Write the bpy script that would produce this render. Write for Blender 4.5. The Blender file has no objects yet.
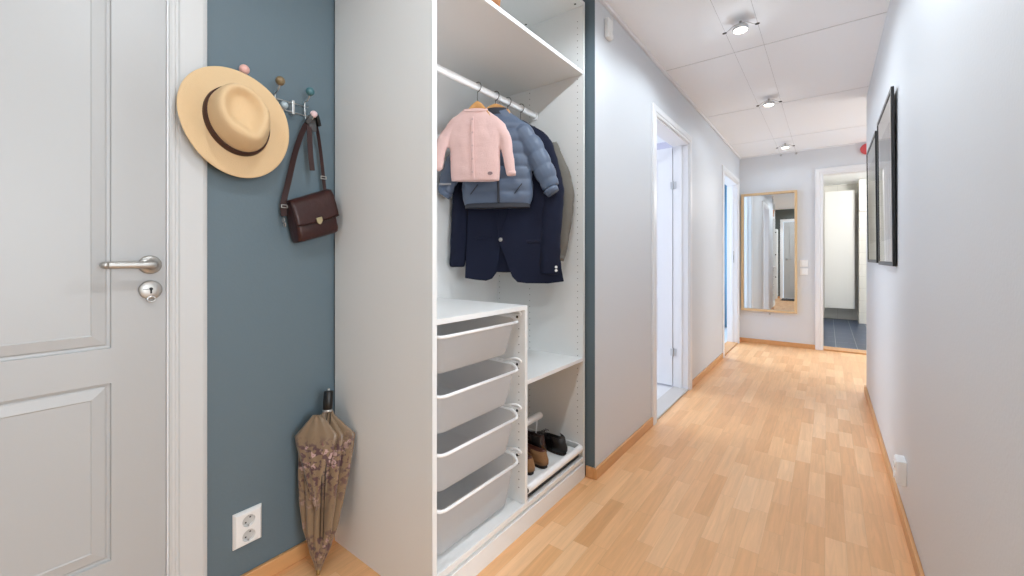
import bpy, bmesh, math, random
from mathutils import Vector, Matrix, noise
random.seed(7)
PI = math.pi
C = bpy.context.scene.collection
R = math.radians

# ------------------------------------------------------------------ materials
def lin(c):
    return tuple(((v/255)/12.92 if v/255 <= .04045 else ((v/255+.055)/1.055)**2.4) for v in c) + (1,)

def mat(name, rgb, rough=.5, metal=0, bump=0, bscale=60, var=0, vscale=4, coat=0, alpha=1, emis=None, estr=0, sheen=0, stretch=(1, 1, 1), trans=0):
    m = bpy.data.materials.new(name); m.use_nodes = True
    nt = m.node_tree; b = nt.nodes['Principled BSDF']
    b.inputs['Base Color'].default_value = lin(rgb)
    b.inputs['Roughness'].default_value = rough
    b.inputs['Metallic'].default_value = metal
    b.inputs['Coat Weight'].default_value = coat
    b.inputs['Alpha'].default_value = alpha
    b.inputs['Sheen Weight'].default_value = sheen
    b.inputs['Transmission Weight'].default_value = trans
    if emis:
        b.inputs['Emission Color'].default_value = lin(emis); b.inputs['Emission Strength'].default_value = estr
    tc = nt.nodes.new('ShaderNodeTexCoord'); mp = nt.nodes.new('ShaderNodeMapping')
    mp.inputs['Scale'].default_value = stretch
    nt.links.new(tc.outputs['Object'], mp.inputs['Vector'])
    if bump:
        n = nt.nodes.new('ShaderNodeTexNoise'); n.inputs['Scale'].default_value = bscale; n.inputs['Detail'].default_value = 4
        nt.links.new(mp.outputs['Vector'], n.inputs['Vector'])
        bp = nt.nodes.new('ShaderNodeBump'); bp.inputs['Strength'].default_value = bump; bp.inputs['Distance'].default_value = .004
        nt.links.new(n.outputs['Fac'], bp.inputs['Height']); nt.links.new(bp.outputs['Normal'], b.inputs['Normal'])
    if var:
        n = nt.nodes.new('ShaderNodeTexNoise'); n.inputs['Scale'].default_value = vscale; n.inputs['Detail'].default_value = 5
        nt.links.new(mp.outputs['Vector'], n.inputs['Vector'])
        mx = nt.nodes.new('ShaderNodeMix'); mx.data_type = 'RGBA'
        c = lin(rgb)
        mx.inputs['A'].default_value = tuple(min(1, v*(1-var)) for v in c[:3])+(1,)
        mx.inputs['B'].default_value = tuple(min(1, v*(1+var)) for v in c[:3])+(1,)
        nt.links.new(n.outputs['Fac'], mx.inputs['Factor']); nt.links.new(mx.outputs['Result'], b.inputs['Base Color'])
    return m

def mnode(nt, op, a=None, b=None, c=None):
    n = nt.nodes.new('ShaderNodeMath'); n.operation = op
    for i, v in enumerate((a, b, c)):
        if v is None: continue
        if isinstance(v, (int, float)): n.inputs[i].default_value = v
        else: nt.links.new(v, n.inputs[i])
    return n.outputs[0]

def parquet(name):
    m = bpy.data.materials.new(name); m.use_nodes = True; nt = m.node_tree; b = nt.nodes['Principled BSDF']
    tc = nt.nodes.new('ShaderNodeTexCoord'); sp = nt.nodes.new('ShaderNodeSeparateXYZ'); nt.links.new(tc.outputs['Object'], sp.inputs[0])
    W = .0645
    xs = mnode(nt, 'DIVIDE', mnode(nt, 'ADD', sp.outputs['X'], .006+W*100), W)
    row = mnode(nt, 'FLOOR', xs); fx = mnode(nt, 'FRACT', xs)
    wn = nt.nodes.new('ShaderNodeTexWhiteNoise'); wn.noise_dimensions = '1D'; nt.links.new(row, wn.inputs['W'])
    ln = mnode(nt, 'ADD', .24, mnode(nt, 'MULTIPLY', wn.outputs['Value'], .2))
    ys = mnode(nt, 'ADD', mnode(nt, 'DIVIDE', sp.outputs['Y'], ln), mnode(nt, 'MULTIPLY', wn.outputs['Value'], 17.3))
    yw = nt.nodes.new('ShaderNodeTexNoise'); yw.noise_dimensions = '1D'; yw.inputs['Scale'].default_value = 1.0; yw.inputs['Detail'].default_value = 0
    nt.links.new(mnode(nt, 'MULTIPLY', row, 7.77), yw.inputs['W'])
    ys = mnode(nt, 'ADD', ys, yw.outputs['Fac'])
    col = mnode(nt, 'FLOOR', ys); fy = mnode(nt, 'FRACT', ys)
    cb = nt.nodes.new('ShaderNodeCombineXYZ'); nt.links.new(row, cb.inputs[0]); nt.links.new(col, cb.inputs[1])
    w2 = nt.nodes.new('ShaderNodeTexWhiteNoise'); w2.noise_dimensions = '3D'; nt.links.new(cb.outputs[0], w2.inputs['Vector'])
    rp = nt.nodes.new('ShaderNodeValToRGB'); nt.links.new(w2.outputs['Value'], rp.inputs[0])
    cs = [(0, (223, 166, 112)), (.1, (229, 173, 119)), (.4, (233, 179, 126)), (.65, (236, 184, 132)), (.88, (240, 191, 141)), (1, (243, 197, 150))]
    el = rp.color_ramp.elements; el[0].position, el[0].color = 0, lin(cs[0][1]); el[1].position, el[1].color = 1, lin(cs[-1][1])
    for p, c in cs[1:-1]: e = el.new(p); e.color = lin(c)
    # grain stretched along the stave, shifted per stave
    mp = nt.nodes.new('ShaderNodeVectorMath'); mp.operation = 'MULTIPLY'; mp.inputs[1].default_value = (55, 3.0, 1)
    nt.links.new(tc.outputs['Object'], mp.inputs[0])
    ad = nt.nodes.new('ShaderNodeVectorMath'); ad.operation = 'ADD'; nt.links.new(mp.outputs[0], ad.inputs[0])
    sc = nt.nodes.new('ShaderNodeVectorMath'); sc.operation = 'SCALE'; sc.inputs['Scale'].default_value = 40; nt.links.new(w2.outputs['Color'], sc.inputs[0])
    nt.links.new(sc.outputs[0], ad.inputs[1])
    g = nt.nodes.new('ShaderNodeTexNoise'); g.inputs['Scale'].default_value = 1; g.inputs['Detail'].default_value = 6; g.inputs['Roughness'].default_value = .65; g.inputs['Distortion'].default_value = .8
    nt.links.new(ad.outputs[0], g.inputs['Vector'])
    gr = nt.nodes.new('ShaderNodeMapRange'); gr.inputs['From Min'].default_value = .3; gr.inputs['From Max'].default_value = .7
    gr.inputs['To Min'].default_value = .86; gr.inputs['To Max'].default_value = 1.06; nt.links.new(g.outputs['Fac'], gr.inputs['Value'])
    # joints
    def edge(f, w):
        a = mnode(nt, 'LESS_THAN', f, w); c = mnode(nt, 'GREATER_THAN', f, 1-w); return mnode(nt, 'MAXIMUM', a, c)
    j = mnode(nt, 'MAXIMUM', edge(fx, .009), edge(fy, .0022))
    jf = mnode(nt, 'SUBTRACT', 1, mnode(nt, 'MULTIPLY', j, .17))
    tot = mnode(nt, 'MULTIPLY', gr.outputs[0], jf)
    mul = nt.nodes.new('ShaderNodeVectorMath'); mul.operation = 'SCALE'; nt.links.new(rp.outputs['Color'], mul.inputs[0]); nt.links.new(tot, mul.inputs['Scale'])
    nt.links.new(mul.outputs[0], b.inputs['Base Color'])
    b.inputs['Roughness'].default_value = .38
    b.inputs['Specular IOR Level'].default_value = .75
    bp = nt.nodes.new('ShaderNodeBump'); bp.inputs['Strength'].default_value = .15; bp.inputs['Distance'].default_value = .001
    nt.links.new(tot, bp.inputs['Height']); nt.links.new(bp.outputs['Normal'], b.inputs['Normal'])
    return m

def tiles(name, rgb, grout, w, h, axes='XZ', rough=.2, off=(0, 0), mortar=.004, var=.04):
    m = bpy.data.materials.new(name); m.use_nodes = True; nt = m.node_tree; b = nt.nodes['Principled BSDF']
    tc = nt.nodes.new('ShaderNodeTexCoord'); sp = nt.nodes.new('ShaderNodeSeparateXYZ'); nt.links.new(tc.outputs['Object'], sp.inputs[0])
    u = mnode(nt, 'DIVIDE', mnode(nt, 'ADD', sp.outputs[axes[0]], off[0]+w*100), w)
    v = mnode(nt, 'DIVIDE', mnode(nt, 'ADD', sp.outputs[axes[1]], off[1]+h*100), h)
    fu = mnode(nt, 'FRACT', u); fv = mnode(nt, 'FRACT', v)
    j = mnode(nt, 'MAXIMUM', mnode(nt, 'LESS_THAN', fu, mortar/w), mnode(nt, 'LESS_THAN', fv, mortar/h))
    cb = nt.nodes.new('ShaderNodeCombineXYZ'); nt.links.new(mnode(nt, 'FLOOR', u), cb.inputs[0]); nt.links.new(mnode(nt, 'FLOOR', v), cb.inputs[1])
    wn = nt.nodes.new('ShaderNodeTexWhiteNoise'); nt.links.new(cb.outputs[0], wn.inputs['Vector'])
    c = lin(rgb)
    mx = nt.nodes.new('ShaderNodeMix'); mx.data_type = 'RGBA'; nt.links.new(wn.outputs['Value'], mx.inputs['Factor'])
    mx.inputs['A'].default_value = tuple(x*(1-var) for x in c[:3])+(1,); mx.inputs['B'].default_value = tuple(min(1, x*(1+var)) for x in c[:3])+(1,)
    m2 = nt.nodes.new('ShaderNodeMix'); m2.data_type = 'RGBA'; nt.links.new(j, m2.inputs['Factor']); nt.links.new(mx.outputs['Result'], m2.inputs['A'])
    m2.inputs['B'].default_value = lin(grout); nt.links.new(m2.outputs['Result'], b.inputs['Base Color'])
    b.inputs['Roughness'].default_value = rough
    bp = nt.nodes.new('ShaderNodeBump'); bp.inputs['Strength'].default_value = .4; bp.inputs['Distance'].default_value = .002
    nt.links.new(mnode(nt, 'SUBTRACT', 1, j), bp.inputs['Height']); nt.links.new(bp.outputs['Normal'], b.inputs['Normal'])
    return m

def wood(name, rgb, rough=.4, axis='Y', dark=.8):
    st = {'X': (3, 45, 45), 'Y': (45, 3, 45), 'Z': (45, 45, 3)}[axis]
    return mat(name, rgb, rough, var=.14, vscale=1, stretch=st)

M = {}
M['wall_blue'] = mat('blue_wall_paint', (95, 112, 121), .55, bump=.10, bscale=130)
M['wall_grey'] = mat('pale_grey_wall_paint', (211, 214, 218), .55, bump=.12, bscale=110)
M['ceiling'] = mat('ceiling_board_white', (247, 249, 251), .7, bump=.05, bscale=200)
M['joint'] = mat('ceiling_joint_grey', (200, 199, 197), .8)
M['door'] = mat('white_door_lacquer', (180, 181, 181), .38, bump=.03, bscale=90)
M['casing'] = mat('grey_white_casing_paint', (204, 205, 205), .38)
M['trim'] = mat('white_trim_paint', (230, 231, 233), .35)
M['wardrobe'] = mat('white_melamine_foil', (231, 232, 231), .42, bump=.04, bscale=300)
M['hole'] = mat('shelf_pin_hole', (135, 132, 126), .8)
M['floor'] = parquet('beech_parquet')
M['base'] = wood('oiled_beech_baseboard', (208, 156, 104), .4, 'Y')
M['chrome'] = mat('brushed_chrome', (205, 206, 206), .3, .85)
M['satin'] = mat('satin_nickel', (184, 182, 178), .42, .9)
M['black'] = mat('black_plastic', (14, 14, 14), .4)
M['blackframe'] = mat('black_frame_lacquer', (16, 16, 17), .35)
M['white_pl'] = mat('white_plastic', (236, 236, 235), .3)
M['wire'] = mat('white_powder_coated_wire', (244, 244, 244), .3)
M['cable'] = mat('thin_steel_cable', (178, 178, 178), .4, .5)

# ------------------------------------------------------------------ mesh helpers
def BM(): return bmesh.new()
def box(bm, x0, x1, y0, y1, z0, z1):
    v = [bm.verts.new(p) for p in ((x0, y0, z0), (x1, y0, z0), (x1, y1, z0), (x0, y1, z0), (x0, y0, z1), (x1, y0, z1), (x1, y1, z1), (x0, y1, z1))]
    fs = [bm.faces.new([v[i] for i in q]) for q in ((0, 3, 2, 1), (4, 5, 6, 7), (0, 1, 5, 4), (1, 2, 6, 5), (2, 3, 7, 6), (3, 0, 4, 7))]
    return fs
def quad(bm, *ps): return bm.faces.new([bm.verts.new(p) for p in ps])
def rings(bm, rs, closed=True, cap0=True, cap1=True):
    """loft a list of equally long point rings"""
    vs = [[bm.verts.new(p) for p in r] for r in rs]; n = len(rs[0])
    for a, b in zip(vs, vs[1:]):
        for i in range(n if closed else n-1):
            j = (i+1) % n
            bm.faces.new((a[i], a[j], b[j], b[i]))
    if closed and cap0: bm.faces.new(vs[0][::-1])
    if closed and cap1: bm.faces.new(vs[-1])
    return vs
def tube(bm, pts, r, n=10, cap=True):
    pts = [Vector(p) for p in pts]; rr = r if isinstance(r, (list, tuple)) else [r]*len(pts)
    prev = None; rs = []
    for i, p in enumerate(pts):
        t = (pts[min(i+1, len(pts)-1)]-pts[max(i-1, 0)]).normalized()
        if prev is None:
            a = Vector((0, 0, 1)) if abs(t.z) < .9 else Vector((1, 0, 0))
            u = t.cross(a).normalized()
        else:
            u = (prev - t*prev.dot(t)).normalized()
        prev = u; w = t.cross(u)
        rs.append([p+u*math.cos(2*PI*k/n)*rr[i]+w*math.sin(2*PI*k/n)*rr[i] for k in range(n)])
    rings(bm, rs, cap0=cap, cap1=cap)
def lathe(bm, prof, origin, axis='Z', n=24, caps=(True, True)):
    ax = {'X': Vector((1, 0, 0)), 'Y': Vector((0, 1, 0)), 'Z': Vector((0, 0, 1))}[axis] if isinstance(axis, str) else Vector(axis).normalized()
    u = ax.orthogonal().normalized(); w = ax.cross(u); o = Vector(origin)
    rings(bm, [[o+ax*h+(u*math.cos(2*PI*k/n)+w*math.sin(2*PI*k/n))*max(r, 1e-4) for k in range(n)] for r, h in prof], cap0=caps[0], cap1=caps[1])
def ball(bm, c, r, n=16, m=10, sq=(1, 1, 1)):
    c = Vector(c)
    rs = [[c+Vector((r*sq[0]*math.sin(t)*math.cos(2*PI*k/n), r*sq[1]*math.sin(t)*math.sin(2*PI*k/n), r*sq[2]*math.cos(t))) for k in range(n)] for t in [max(.02, min(PI-.02, PI*i/m)) for i in range(m, -1, -1)]]
    rings(bm, rs)
def smoothpath(pts, k=6):
    P = [Vector(p) for p in pts]; out = []
    for i in range(len(P)-1):
        p0 = P[max(i-1, 0)]; p1 = P[i]; p2 = P[i+1]; p3 = P[min(i+2, len(P)-1)]
        for s in range(k):
            t = s/k
            out.append(.5*((2*p1)+(-p0+p2)*t+(2*p0-5*p1+4*p2-p3)*t*t+(-p0+3*p1-3*p2+p3)*t**3))
    out.append(P[-1]); return out
def interp(keys, t):
    for a, b in zip(keys, keys[1:]):
        if (a[0] <= t <= b[0]) or (a[0] >= t >= b[0]):
            f = (t-a[0])/(b[0]-a[0]) if b[0] != a[0] else 0
            f = f*f*(3-2*f)*.5+f*.5
            return [a[i]+(b[i]-a[i])*f for i in range(1, len(a))]
    return list(keys[-1][1:])

ORIG = {}
def obj(name, bm, m, parent=None, smooth=False, bevel=0, local=False, kind=None, seg=2):
    me = bpy.data.meshes.new(name); bmesh.ops.recalc_face_normals(bm, faces=bm.faces[:]); bm.to_mesh(me); bm.free()
    ms = m if isinstance(m, (list, tuple)) else [m]
    for x in ms: me.materials.append(M[x] if isinstance(x, str) else x)
    o = bpy.data.objects.new(name, me); C.objects.link(o)
    if parent is not None:
        o.parent = parent
        off = ORIG.get(parent.name, Vector((0, 0, 0)))
        if not local: me.transform(Matrix.Translation(-off))
        ORIG[o.name] = off
    if smooth:
        for p in me.polygons: p.use_smooth = True
    if bevel:
        md = o.modifiers.new('bevel', 'BEVEL'); md.width = bevel; md.segments = seg; md.limit_method = 'ANGLE'; md.angle_limit = R(40)
        for p in me.polygons: p.use_smooth = True
        try: me.set_sharp_from_angle(angle=R(35))
        except Exception: pass
    if kind: o['kind'] = kind
    return o
def thing(name, label, cat, loc=(0, 0, 0), rz=0, group=None):
    o = bpy.data.objects.new(name, None); C.objects.link(o); o.empty_display_size = .05
    o.location = loc; o.rotation_euler = (0, 0, rz); o['label'] = label; o['category'] = cat
    if group: o['group'] = group
    ORIG[o.name] = Vector(loc); return o
def tag(o, label, cat, group=None):
    o['label'] = label; o['category'] = cat
    if group: o['group'] = group
    return o
def struct(name, bm, m, parent=None, bevel=0, smooth=False):
    return obj(name, bm, m, parent, smooth=smooth, bevel=bevel, kind='structure')
def frame_bars(bm, a0, a1, b0, b1, w, f):
    """four mitred bars of a frame; f(a,b)->two depth points builder"""
    o = [(a0, b0), (a1, b0), (a1, b1), (a0, b1)]; i = [(a0+w, b0+w), (a1-w, b0+w), (a1-w, b1-w), (a0+w, b1-w)]
    for k in range(4):
        j = (k+1) % 4
        ps = [o[k], o[j], i[j], i[k]]
        lo = [bm.verts.new(f(p[0], p[1], 0)) for p in ps]; hi = [bm.verts.new(f(p[0], p[1], 1)) for p in ps]
        bm.faces.new(lo[::-1]); bm.faces.new(hi)
        for q in range(4):
            r = (q+1) % 4; bm.faces.new((lo[q], lo[r], hi[r], hi[q]))

# ------------------------------------------------------------------ key dimensions (metres)
XB = -1.525      # blue wall
XG = -.912       # pale grey hall wall
XR = .255        # right wall
YE = 6.13        # end wall
H = 2.40

# ------------------------------------------------------------------ floor and ceiling
bm = BM(); box(bm, -1.60, .255, -1.2, 1.9, -.05, 0); box(bm, XG-.06, .255, 1.9, 6.2, -.05, 0); box(bm, .255, 3.0, -1.2, 6.2, -.05, 0)
struct('floor', bm, 'floor')
M['tile_pale'] = tiles('pale_stone_floor', (214, 214, 214), (190, 190, 190), .6, .3, 'XY', .3)
bm = BM(); box(bm, -3.6, XG-.06, 1.9, 4.85, -.05, .002); struct('floor_side_room', bm, 'tile_pale')
bm = BM(); box(bm, -3.6, XG-.06, 4.86, 7.4, -.05, .002); struct('floor_bedroom', bm, 'tile_pale')
M['tile_blue'] = tiles('dark_blue_floor_tile', (46, 62, 88), (150, 154, 158), .205, .41, 'XY', .35, off=(-.085, .1), mortar=.006)
bm = BM(); box(bm, -.5, 2.4, 6.2, 9.6, -.05, -.004); struct('floor_bathroom', bm, 'tile_blue')

bm = BM()
edges = [-1.2, -.63, .57, 1.77, 2.97, 4.17, 5.37, 6.2]
for a, b in zip(edges, edges[1:]):
    box(bm, -1.6, 3.0, a+.006, b-.006, H, H+.03)
fs = box(bm, -3.6, 3.0, -1.3, 9.8, H+.0025, H+.06)
for f in fs: f.material_index = 1
box(bm, -3.6, -1.6, 1.9, 7.4, H, H+.03); box(bm, -.5, 2.4, 6.2, 9.7, H, H+.03)
struct('ceiling', bm, ['ceiling', 'joint'])

# ------------------------------------------------------------------ walls
bm = BM(); box(bm, XB-.1, XB, -1.2, -.53, 0, H); box(bm, XB-.1, XB, .355, 1.9, 0, H); box(bm, XB-.1, XB, -.53, .355, 2.05, H)
struct('wall_left', bm, 'wall_blue')
# short return wall beside the wardrobe: blue skin on its end
bm = BM(); box(bm, XB, XG-.0015, 1.8785, 1.8815, 0, H); struct('wall_left_return', bm, 'wall_blue')
bm = BM()
T = .12
D1 = (2.776, 3.61, 2.035); D2 = (5.06, 5.97, 2.035)
box(bm, XG-T, XG, 1.8815, D1[0], 0, H); box(bm, XG-T, XG, D1[1], D2[0], 0, H); box(bm, XG-T, XG, D2[1], YE+.12, 0, H)
box(bm, XG-T, XG, D1[0], D1[1], D1[2], H); box(bm, XG-T, XG, D2[0], D2[1], D2[2], H)
box(bm, XB-.1, XG-T, 1.8815, 1.98, 0, H)
struct('wall_left_hall', bm, 'wall_grey')
bm = BM(); box(bm, XR, XR+T, .95, 4.42, 0, H); struct('wall_right', bm, 'wall_grey')
# end wall with the bathroom doorway
DE = (-.047, .76, 2.085)
bm = BM(); box(bm, XG, DE[0], YE, YE+.12, 0, H); box(bm, DE[1], 3.0, YE, YE+.12, 0, H); box(bm, DE[0], DE[1], YE, YE+.12, DE[2], H)
struct('wall_end', bm, 'wall_grey')
bm = BM(); box(bm, -1.6, -.95, -1.2, -1.1, 0, H); box(bm, .01, 3.0, -1.2, -1.1, 0, H); box(bm, -.95, .01, -1.2, -1.1, 2.07, H)
M['wall_olive'] = mat('dark_slate_wall_paint', (92, 96, 92), .6, bump=.08, bscale=120)
struct('wall_back', bm, 'wall_olive')
bm = BM(); box(bm, 3.0, 3.1, -1.2, -.9, 0, H); box(bm, 3.0, 3.1, .8, 4.6, 0, H); box(bm, 3.0, 3.1, 5.9, 6.25, 0, H)
box(bm, 3.0, 3.1, -.9, .8, 0, .5); box(bm, 3.0, 3.1, -.9, .8, 2.2, H); box(bm, 3.0, 3.1, 4.6, 5.9, 0, .5); box(bm, 3.0, 3.1, 4.6, 5.9, 2.2, H)
box(bm, XR+T, 3.0, 2.6, 2.7, 0, H)
struct('wall_living_room', bm, 'wall_grey')
# side room and bedroom shells
M['wall_lilac'] = mat('lilac_grey_wall_paint', (188, 186, 200), .6)
bm = BM(); box(bm, -3.7, -3.6, 1.9, 4.86, 0, .6); box(bm, -3.7, -3.6, 1.9, 4.86, 2.2, H); box(bm, -3.7, -3.6, 1.9, 2.4, .6, 2.2); box(bm, -3.7, -3.6, 4.2, 4.86, .6, 2.2)
box(bm, -3.6, XB-.1, 1.88, 1.98, 0, H); box(bm, -3.6, XG-T, 4.78, 4.86, 0, H)
struct('wall_side_room', bm, 'wall_lilac')
M['wall_bedroom'] = mat('clear_blue_wall_paint', (120, 164, 190), .6)
bm = BM(); box(bm, -3.7, -3.6, 4.86, 7.4, 0, H); box(bm, -3.6, XG-T, 7.3, 7.4, 0, H); box(bm, XG-T, XG-.02, YE+.12, 7.4, 0, H)
struct('wall_bedroom', bm, 'wall_bedroom')
M['tile_white'] = tiles('white_wall_tile', (226, 225, 219), (202, 200, 194), .2, .2, 'XZ', .2, off=(.05, .02), mortar=.004, var=.01)
M['bath_paint'] = mat('warm_white_bathroom_paint', (226, 222, 212), .6)
bm = BM(); box(bm, -.6, 2.4, 9.45, 9.6, 0, H); struct('wall_bathroom_back', bm, 'tile_white')
bm = BM(); box(bm, .425, 2.4, 9.0, 9.45, 0, H); struct('wall_bathroom_corner', bm, 'tile_white')
bm = BM(); box(bm, -.6, -.5, YE+.12, 9.6, 0, H); box(bm, 2.4, 2.5, YE+.12, 9.6, 0, H); struct('wall_bathroom_sides', bm, 'bath_paint')

# ceiling moulding strip on the hall wall
for nm, a in (('trim_1', (XG, XG+.016, 1.8815, YE, H-.02, H)), ('trim_2', (XG+.016, XR, YE-.014, YE, H-.016, H))):
    bm = BM(); box(bm, *a); struct(nm, bm, 'trim', bevel=.003)

# baseboards
BH = .055
def bb(name, *bx):
    bm = BM()
    for b in bx: box(bm, *b)
    struct(name, bm, 'base', bevel=.003)
bb('baseboard_left', (XB, XB+.014, .452, .862, 0, BH))
bb('baseboard_hall_left', (XG, XG+.013, 1.868, D1[0]-.072, 0, BH), (XG, XG+.013, D1[1]+.07, D2[0]-.07, 0, BH), (XG, XG+.013, D2[1]+.07, YE, 0, BH), (-.958, XG, 1.867, 1.8785, 0, BH))
bb('baseboard_end', (XG+.013, DE[0]-.067, YE-.013, YE, 0, BH))
bb('baseboard_right', (XR-.013, XR, .95, 4.42, 0, BH), (XR-.013, XR+T, 4.42, 4.433, 0, BH))
bb('baseboard_back', (-1.525, -1.015, -1.1, -1.087, 0, BH))

# ------------------------------------------------------------------ doors
def leaf(bm, f, u0, u1, z0, z1, panels, th=.038, inset=.105):
    """moulded leaf. f(u,w,z): w = distance in front of the leaf face"""
    def q(a, b, c, d, w=0): quad(bm, f(a, w, c), f(b, w, c), f(b, w, d), f(a, w, d))
    pu0, pu1 = u0+inset, u1-inset
    q(u0, pu0, z0, z1); q(pu1, u1, z0, z1)
    zz = [z0]+[v for p in panels for v in p]+[z1]
    for k in range(0, len(zz), 2): q(pu0, pu1, zz[k], zz[k+1])
    prof = [(0, 0), (.002, -.007), (.008, -.0075), (.012, -.0045), (.037, -.0005), (.040, -.0025)]
    for a, b in panels:
        rs = [[f(pu0+d, w, a+d), f(pu1-d, w, a+d), f(pu1-d, w, b-d), f(pu0+d, w, b-d)] for d, w in prof]
        rings(bm, rs, cap0=False)
    # edges and back
    c = [(u0, z0), (u1, z0), (u1, z1), (u0, z1)]
    for k in range(4):
        a, b = c[k], c[(k+1) % 4]
        quad(bm, f(a[0], 0, a[1]), f(b[0], 0, b[1]), f(b[0], -th, b[1]), f(a[0], -th, a[1]))
    q(u0, u1, z0, z1, -th)
def casing(name, f, u0, u1, z1, w=.075, both=False, m='trim', reveal=None):
    """profiled casing round an opening. f(u,w,z)"""
    bm = BM()
    prof = [(0, 0), (0, .010), (.006, .014), (.012, .014), (.015, .011), (.020, .011), (.024, .016), (w-.012, .016), (w-.004, .013), (w, .010), (w, 0)]
    cols = []
    for d, h in prof:
        cols.append([f(u0-d, h, 0), f(u0-d, h, z1+d), f(u1+d, h, z1+d), f(u1+d, h, 0)])
    for a, b in zip(cols, cols[1:]):
        for k in range(3): quad(bm, a[k], a[k+1], b[k+1], b[k])
    return struct(name, bm, m)
def jamb(name, x0, x1, y0, y1, z1, t=.012, axis='X', m='trim'):
    bm = BM()
    if axis == 'X':
        box(bm, x0, x1, y0, y0+t, 0, z1); box(bm, x0, x1, y1-t, y1, 0, z1); box(bm, x0, x1, y0+t, y1-t, z1-t, z1)
        s = x0+.045
        box(bm, s, s+.03, y0+t, y0+t+.01, 0, z1-t); box(bm, s, s+.03, y1-t-.01, y1-t, 0, z1-t)
    else:
        box(bm, x0, x0+t, y0, y1, 0, z1); box(bm, x1-t, x1, y0, y1, 0, z1); box(bm, x0+t, x1-t, y0, y1, z1-t, z1)
    return struct(name, bm, m, bevel=.0015)

PAN = [(.279, .755), (.848, 1.93)]
# near white door, closed, in the blue wall
bm = BM(); fX = lambda u, w, z: (XB-.004+w, u, z)
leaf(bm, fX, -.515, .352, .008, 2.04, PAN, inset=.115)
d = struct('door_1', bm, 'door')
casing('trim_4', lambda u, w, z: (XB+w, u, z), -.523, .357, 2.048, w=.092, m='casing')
bm = BM(); box(bm, XB-.05, XB-.045, -.53, .357, 0, 2.06); box(bm, XB-.045, XB+.002, .353, .359, 0, 2.05); struct('trim_5', bm, 'trim')
# lever handle and lock as sub-objects of the door
HX = XB-.004
bm = BM(); lathe(bm, [(.0255, 0), (.0262, .003), (.0255, .008), (.022, .0105), (.012, .0115), (.0105, .03), (.0105, .048)], (HX, .316, 1.071), 'X', 32)
lev = smoothpath([(HX+.046, .322, 1.071), (HX+.050, .312, 1.071), (HX+.051, .29, 1.071), (HX+.051, .245, 1.071), (HX+.051, .222, 1.071)], 4)
rs = []
for i, p in enumerate(lev):
    w = .0098 if i else .008
    rs.append([(p.x+.0075*math.cos(t), p.y, p.z+w*math.sin(t)) for t in [2*PI*k/14 for k in range(14)]])
rings(bm, rs); tube(bm, [(HX+.051, .224, 1.071), (HX+.048, .218, 1.071), (HX+.036, .2165, 1.071), (HX+.030, .2165, 1.071)], [.0095, .0095, .009, .008], 12)
h = obj('door_handle', bm, 'satin', d, smooth=True); h['label'] = 'satin steel lever handle on round rose'
bm = BM(); lathe(bm, [(.0258, 0), (.0265, .003), (.0262, .0065), (.0235, .0085), (.009, .0095)], (HX, .317, 1.000), 'X', 32)
lk = obj('lock_rose', bm, 'satin', d, smooth=True); lk['label'] = 'round steel keyhole rose'
bm = BM(); lathe(bm, [(.0042, 0), (.0042, .0012)], (HX+.0103, .317, 1.003), 'X', 14); box(bm, HX+.0103, HX+.0115, .3150, .3190, .990, 1.001)
box(bm, HX+.0103, HX+.0112, .300, .312, 1.0015, 1.0028)
obj('keyhole', bm, 'black', lk)
bm = BM(); rs = []
for k in range(21):
    t = 2*PI*k/20; rs.append((HX+.009, .3175+.0085*math.cos(t), .974+.0075*math.sin(t)))
tube(bm, rs, .0022, 8); obj('keyhole_cover', bm, 'chrome', lk, smooth=True)

# open doorway 1 in the hall wall
casing('trim_6', lambda u, w, z: (XG+w, u, z), D1[0], D1[1], D1[2], w=.070)
jamb('trim_7', XG-T, XG+.002, D1[0], D1[1], D1[2])
bm = BM(); box(bm, XG-T, XG+.004, D1[0]+.012, D1[1]-.012, 0, .012); struct('trim_8', bm, mat('pale_threshold', (190, 186, 182), .4), bevel=.004)
def swung(name, hx, hy, ang, wid, sgn):
    """leaf hinged at (hx,hy), swung so that it runs at angle ang (deg from +X)"""
    a = R(ang); ex, ey = math.cos(a), math.sin(a); nx, ny = -ey*sgn, ex*sgn
    f = lambda u, w, z: (hx+ex*u+nx*w, hy+ey*u+ny*w, z)
    bm = BM(); leaf(bm, f, 0, wid, .018, 2.02, PAN, inset=.115)
    return struct(name, bm, 'trim'), f
d2, f2 = swung('door_2', XG-T-.004, D1[1]-.016, 176.5, .81, 1)
for hz in (.30, 1.70):
    bm = BM(); x, y = XG-T+.004, D1[1]-.02
    lathe(bm, [(.005, -.034), (.006, -.03), (.006, .03), (.005, .034)], (x, y, hz), 'Z', 12)
    box(bm, x, x+.024, y+.004, y+.0065, hz-.03, hz+.03); box(bm, x-.022, x, y-.006, y-.0035, hz-.03, hz+.03)
    obj('hinge', bm, 'chrome', d2, bevel=.001)
# doorway 2, its leaf swung into the bedroom
casing('trim_9', lambda u, w, z: (XG+w, u, z), D2[0], D2[1], D2[2], w=.070)
jamb('trim_10', XG-T, XG+.002, D2[0], D2[1], D2[2])
bm = BM(); box(bm, XG-T, XG+.004, D2[0]+.012, D2[1]-.012, 0, .012); struct('trim_11', bm, 'base', bevel=.004)
d3, f3 = swung('door_3', XG-T-.004, D2[0]+.03, 182, .87, -1)
bm = BM(); box(bm, XG-.062, XG-.036, D2[1]-.0135, D2[1]-.0112, 1.03, 1.18)
o = struct('trim_12', bm, 'satin'); 
bm = BM(); box(bm, XG-.056, XG-.042, D2[1]-.0140, D2[1]-.0134, 1.07, 1.13); struct('trim_13', bm, 'black')
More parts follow.
